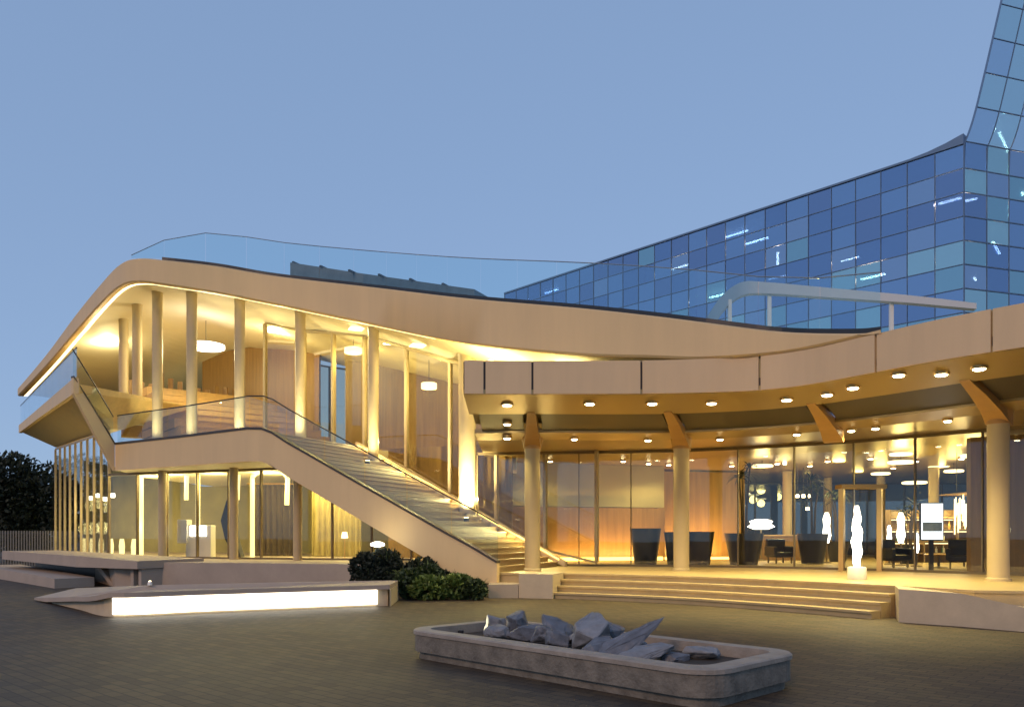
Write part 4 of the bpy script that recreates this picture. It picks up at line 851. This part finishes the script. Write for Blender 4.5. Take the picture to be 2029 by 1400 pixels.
# --- stone planter full of slate
A = Vector((-1.47, 10.95)); B = Vector((1.84, 7.5)); e_ = (B-A).normalized(); f_ = Vector((-e_.y, e_.x)); WID = 1.85
if f_.y < 0: f_ = -f_
LEN = (B-A).length
def rrect(x0, y0, x1, y1, r, n=6):
    pts = []
    for cx, cy, a0 in ((x0+r, y0+r, math.pi), (x1-r, y0+r, 1.5*math.pi), (x1-r, y1-r, 0), (x0+r, y1-r, .5*math.pi)):
        for k in range(n+1): a = a0+k/n*math.pi/2; pts.append((cx+r*math.cos(a), cy+r*math.sin(a)))
    return [tuple(A+e_*p[0]+f_*p[1]) for p in pts]
PLT = thing('stone_planter', (*(A+e_*LEN/2+f_*WID/2), 0), 'low grey stone planter trough with rounded corners filled with slate rocks', 'planter')
m = MB(); o1, o2 = rrect(.06, .06, LEN-.06, WID-.06, .3), rrect(0, 0, LEN, WID, .36); i1 = rrect(.2, .2, LEN-.2, WID-.2, .2)
m.loft([[(*p, -.02) for p in o1], [(*p, .09) for p in o1], [(*p, .10) for p in o2], [(*p, .325) for p in o2]], closed=True); m.build('wall', M['dstone'], PLT)
m = MB(); o3 = rrect(-.02, -.02, LEN+.02, WID+.02, .38); o4 = rrect(.0, .0, LEN, WID, .36)
m.loft([[(*p, .326) for p in o3], [(*p, .37) for p in o3], [(*p, .385) for p in o4], [(*p, .385) for p in i1], [(*p, .16) for p in i1]], closed=True); m.build('rim', M['dstone2'], PLT)
m = MB(); m.prism(rrect(.19, .19, LEN-.19, WID-.19, .2), .1, .26); m.build('gravel_bed', M['soil'], PLT)
RK = random.Random(4)
def rock(s_, t_, size, rot, mt, lab, z=.26, npt=16):
    c = A+e_*s_+f_*t_; bm = bmesh.new()
    for k in range(npt):
        v_ = Vector((RK.uniform(-1, 1), RK.uniform(-1, 1), RK.uniform(-1, 1)))
        v_ = v_/max(abs(v_.x), abs(v_.y), abs(v_.z))*RK.uniform(.82, 1) ; bm.verts.new((v_.x*size[0]/2, v_.y*size[1]/2, v_.z*size[2]/2))
    r_ = bmesh.ops.convex_hull(bm, input=bm.verts); bmesh.ops.delete(bm, geom=[g_ for g_ in r_['geom_interior'] if isinstance(g_, bmesh.types.BMVert)], context='VERTS')
    bmesh.ops.bevel(bm, geom=bm.edges[:], offset=.012, segments=1, affect='EDGES', clamp_overlap=True)
    Rm = Matrix.Rotation(rot[2], 4, 'Z') @ Matrix.Rotation(rot[1], 4, 'Y') @ Matrix.Rotation(rot[0], 4, 'X'); bm.transform(Rm)
    bmesh.ops.triangulate(bm, faces=bm.faces[:]); bmesh.ops.subdivide_edges(bm, edges=[e for e in bm.edges if e.calc_length() > .06], cuts=2, use_grid_fill=True)
    bm.normal_update()
    for v in bm.verts: v.co += v.normal*(.022*pnoise(v.co*9+Vector((s_*3, 0, 0)))+.012*pnoise(v.co*26))
    lo = min(v.co.z for v in bm.verts)
    for v in bm.verts: v.co.z -= lo
    bmesh.ops.recalc_face_normals(bm, faces=bm.faces)
    me = bpy.data.meshes.new('rock'); bm.to_mesh(me); bm.free(); me.materials.append(mt); o = bpy.data.objects.new('rock', me); COL.objects.link(o); o.location = (c.x, c.y, z-.03)
    tag(o, lab, 'rock', 'slate rocks in the stone planter'); return o
ang = math.atan2(e_.y, e_.x)
rock(.62, 1.1, (.30, .22, .36), (.1, .2, .4), M['slate2'], 'pale upright rock lit yellow by the planter spot light')
rock(.95, 1.25, (.42, .3, .34), (.2, -.3, 1.0), M['slate'], 'dark blocky slate rock beside the lit pale rock')
rock(1.35, .95, (.6, .42, .26), (.1, .15, .3), M['slate'], 'broad blue slate rock lying flat next to the dark blocky one')
rock(1.85, .85, (.5, .36, .28), (.3, .1, 1.4), M['slate'], 'blue slate rock with a ridged top in the planter middle')
rock(2.2, 1.1, (.36, .3, .24), (.2, .3, .8), M['slate2'], 'small pale grey rock wedged between blue slate rocks')
rock(2.2, .7, (.3, .3, .2), (.3, .2, 2.0), M['slate'], 'small dark slate chunk by the long planter wall')
rock(2.65, .85, (.55, .42, .4), (.2, -.35, .7), M['slate2'], 'tall pale slate rock with a pointed top')
rock(3.0, 1.2, (.4, .3, .26), (.1, .3, .2), M['slate'], 'squat slate rock behind the tilted slab')
rock(3.25, .85, (.95, .34, .16), (.15, -.5, ang+1.35), M['slate'], 'long slate slab propped up steeply on its neighbours')
rock(3.5, .62, (.9, .36, .13), (.1, -.22, ang+1.1), M['slate2'], 'long pale slate slab leaning at a low tilt')
rock(3.75, .95, (.4, .26, .12), (.05, .1, ang+.4), M['slate'], 'thin slate flake lying near the rounded planter corner')
rock(1.1, .7, (.44, .34, .22), (.2, .1, 2.2), M['slate2'], 'pale flat rock between the long wall and the broad blue slate')
rock(1.7, 1.3, (.5, .4, .3), (.1, .3, .5), M['slate'], 'rounded slate rock at the back of the planter')
rock(2.45, 1.35, (.45, .36, .3), (.3, .1, 1.2), M['slate'], 'dark angular rock behind the tall pointed one')
rock(2.95, .62, (.5, .3, .2), (.1, -.2, .9), M['slate'], 'narrow blue slate wedge in front of the propped slab')
rock(3.85, 1.3, (.42, .3, .16), (.1, .1, 2.6), M['slate2'], 'pale flat rock at the far short end of the planter')
pl_ = thing('planter_spot', (*(A+e_*.32+f_*.75), .2), 'small spot light in the stone planter aimed at the pale rock', 'light')
pc = A+e_*.34+f_*.72; one('housing', M['metal'], pl_, 'lathe', (pc.x, pc.y, .255), [(.04, 0), (.045, .07), (.03, .08)], 12)
dv = (Vector((*(A+e_*.62+f_*1.1), .48))-Vector((pc.x, pc.y, .35))).normalized()
lamp('SPOT', 'spot_beam', (pc.x, pc.y, .35), 26, (1, .86, .5), pl_, dv.to_track_quat('-Z', 'Y').to_euler(), spot_size=math.radians(42), spot_blend=.5, shadow_soft_size=.02)

# --- vegetation
def leafcloud(name, mt, parent, blobs, count, size, seed, hang=0.0):
    rr = random.Random(seed); m = MB(); tot = sum(b[3]*b[4]*b[5] for b in blobs)
    for (bx, by, bz, rx, ry, rz_) in blobs:
        for k in range(int(count*rx*ry*rz_/tot)):
            th = rr.uniform(0, 6.283); ph = math.acos(rr.uniform(-1, 1)); rad = rr.uniform(.35, 1)**.5
            n_ = Vector((math.sin(ph)*math.cos(th), math.sin(ph)*math.sin(th), math.cos(ph)))
            p = Vector((bx+n_.x*rx*rad, by+n_.y*ry*rad, bz+n_.z*rz_*rad))
            if p.z < .02: continue
            if pnoise(p*(1.6/max(.3, min(rx, rz_)))) < -.22: continue
            a = (n_+Vector((rr.uniform(-1, 1), rr.uniform(-1, 1), rr.uniform(-.6, .9)))).normalized(); b = a.cross(Vector((rr.uniform(-1, 1), rr.uniform(-1, 1), rr.uniform(-1, 1)))).normalized()
            s = size*rr.uniform(.6, 1.3); m.face([p-b*s*.35, p+a*s*.6, p+b*s*.35, p-a*s*.6])
    return m.build(name, mt, parent, fix=False)
def tree(u, d, h, lab, blobs, seed):
    x = ux(u, d); T = thing('tree', (x, d, 0), lab, 'tree', 'dark trees beyond the fence')
    m = MB(); m.tube([(x, d, -.1), (x+.1, d, h*.3), (x, d+.1, h*.62), (x+.1, d, h*.85)], [.24, .18, .11, .03], 10)
    rr = random.Random(seed)
    for k in range(7):
        a = rr.uniform(0, 6.28); z = h*rr.uniform(.28, .65); m.tube([(x, d, z), (x+.9*math.cos(a), d+.9*math.sin(a), z+h*.12), (x+1.7*math.cos(a), d+1.7*math.sin(a), z+h*.2)], [.08, .05, .015], 6)
    m.build('trunk', M['bark'], T)
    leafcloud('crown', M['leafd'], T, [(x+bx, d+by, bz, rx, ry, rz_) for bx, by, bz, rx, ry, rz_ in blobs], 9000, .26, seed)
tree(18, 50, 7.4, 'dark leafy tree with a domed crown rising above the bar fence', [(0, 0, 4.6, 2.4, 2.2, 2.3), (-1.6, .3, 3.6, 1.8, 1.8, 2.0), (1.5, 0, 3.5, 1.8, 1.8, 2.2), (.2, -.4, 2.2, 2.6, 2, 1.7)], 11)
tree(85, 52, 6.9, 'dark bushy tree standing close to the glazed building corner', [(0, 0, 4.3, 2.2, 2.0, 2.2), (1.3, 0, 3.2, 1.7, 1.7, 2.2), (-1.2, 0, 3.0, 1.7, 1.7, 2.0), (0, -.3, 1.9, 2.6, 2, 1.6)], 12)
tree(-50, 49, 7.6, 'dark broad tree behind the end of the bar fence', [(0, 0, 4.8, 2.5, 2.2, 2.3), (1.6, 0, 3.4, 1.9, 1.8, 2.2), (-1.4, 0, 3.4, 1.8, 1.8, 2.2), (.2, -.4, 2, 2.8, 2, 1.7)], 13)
def bush(u, d, blobs, lab, mt, size, n, seed, z=0):
    x = ux(u, d); T = thing('shrub', (x, d, z), lab, 'shrub'); rr = random.Random(seed)
    m = MB()
    for k in range(5): a = rr.uniform(0, 6.28); m.tube([(x, d, z-.02), (x+.2*math.cos(a), d+.2*math.sin(a), z+.3)], [.025, .01], 6)
    m.build('stem', M['bark'], T)
    leafcloud('foliage', mt, T, [(x+bx, d+by, z+bz, rx, ry, rz_) for bx, by, bz, rx, ry, rz_ in blobs], n, size, seed)
    m = MB()
    for k in range(46):
        bx, by, bz, rx, ry, rz_ = rr.choice(blobs); a = rr.uniform(0, 6.28); el = rr.uniform(.5, 1.4); q = Vector((x+bx+rx*.8*math.cos(a)*rr.random(), d+by+ry*.8*math.sin(a)*rr.random(), z+bz+rz_*.45))
        blade(m, q, Vector((math.cos(a)*math.cos(el), math.sin(a)*math.cos(el), math.sin(el))), rz_*rr.uniform(.5, 1.1), size*.16, rr.uniform(.1, .6))
    m.build('shoot', M['leaf2'] if mt is not M['leafd'] else M['leaf'], T, fix=False)
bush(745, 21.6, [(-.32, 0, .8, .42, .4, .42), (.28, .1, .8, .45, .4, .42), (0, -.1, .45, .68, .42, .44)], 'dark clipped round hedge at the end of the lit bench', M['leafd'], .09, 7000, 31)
bush(812, 20.8, [(0, 0, .42, .42, .4, .4), (.45, .2, .5, .45, .4, .42)], 'dark glossy shrub between the round hedge and the stair parapet', M['leaf'], .1, 4500, 32)
bush(868, 20.6, [(-.2, 0, .3, .6, .42, .34), (.5, .1, .34, .5, .42, .32)], 'bright green spreading shrub beneath the stair parapet', M['leaf2'], .1, 5000, 33)
bush(935, 20.6, [(0, 0, .25, .42, .36, .3)], 'low dark green shrub at the foot of the stair parapet', M['leaf'], .09, 2600, 34)
bush(800, 22.6, [(-.5, 0, .7, .6, .45, .6), (.5, .1, .55, .6, .45, .5), (1.1, 0, .35, .5, .4, .35)], 'dark unclipped shrub in the shade below the stair slope', M['leafd'], .1, 6000, 35)  # near-black foliage added to stand for the shadow under the stair
# spiky grass plant poking up
gp = thing('spiky_plant', (ux(885, 21.2), 21.2, 0), 'spiky dark plant poking above the bright green shrub', 'plant'); m = MB()
for k in range(26):
    b = FR_.uniform(0, 6.28); el = FR_.uniform(.7, 1.4); blade(m, Vector((ux(885, 21.2), 21.2, .02)), Vector((math.cos(b)*math.cos(el), math.sin(b)*math.cos(el), math.sin(el))), FR_.uniform(.6, .95), .022, .15)
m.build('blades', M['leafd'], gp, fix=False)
# garden globe lamp behind the hedge
gg = thing('garden_lamp', (ux(748, 22.6), 22.6, 0), 'white flat topped garden lamp glowing behind the round hedge', 'lamp')
zt = at(0, 1076, 22.6).z; one('post', M['metal'], gg, 'tube', [(ux(748, 22.6), 22.6, -.02), (ux(748, 22.6), 22.6, zt-.1)], .03, 8); one('glowing_head', M['e_white'], gg, 'lathe', (ux(748, 22.6), 22.6, zt-.1), [(.06, 0), (.2, .04), (.2, .1), (.08, .15)], 18)
lamp('POINT', 'garden_lamp_light', (ux(748, 22.6), 22.6, zt+.25), 8, WARMW, gg, shadow_soft_size=.1)
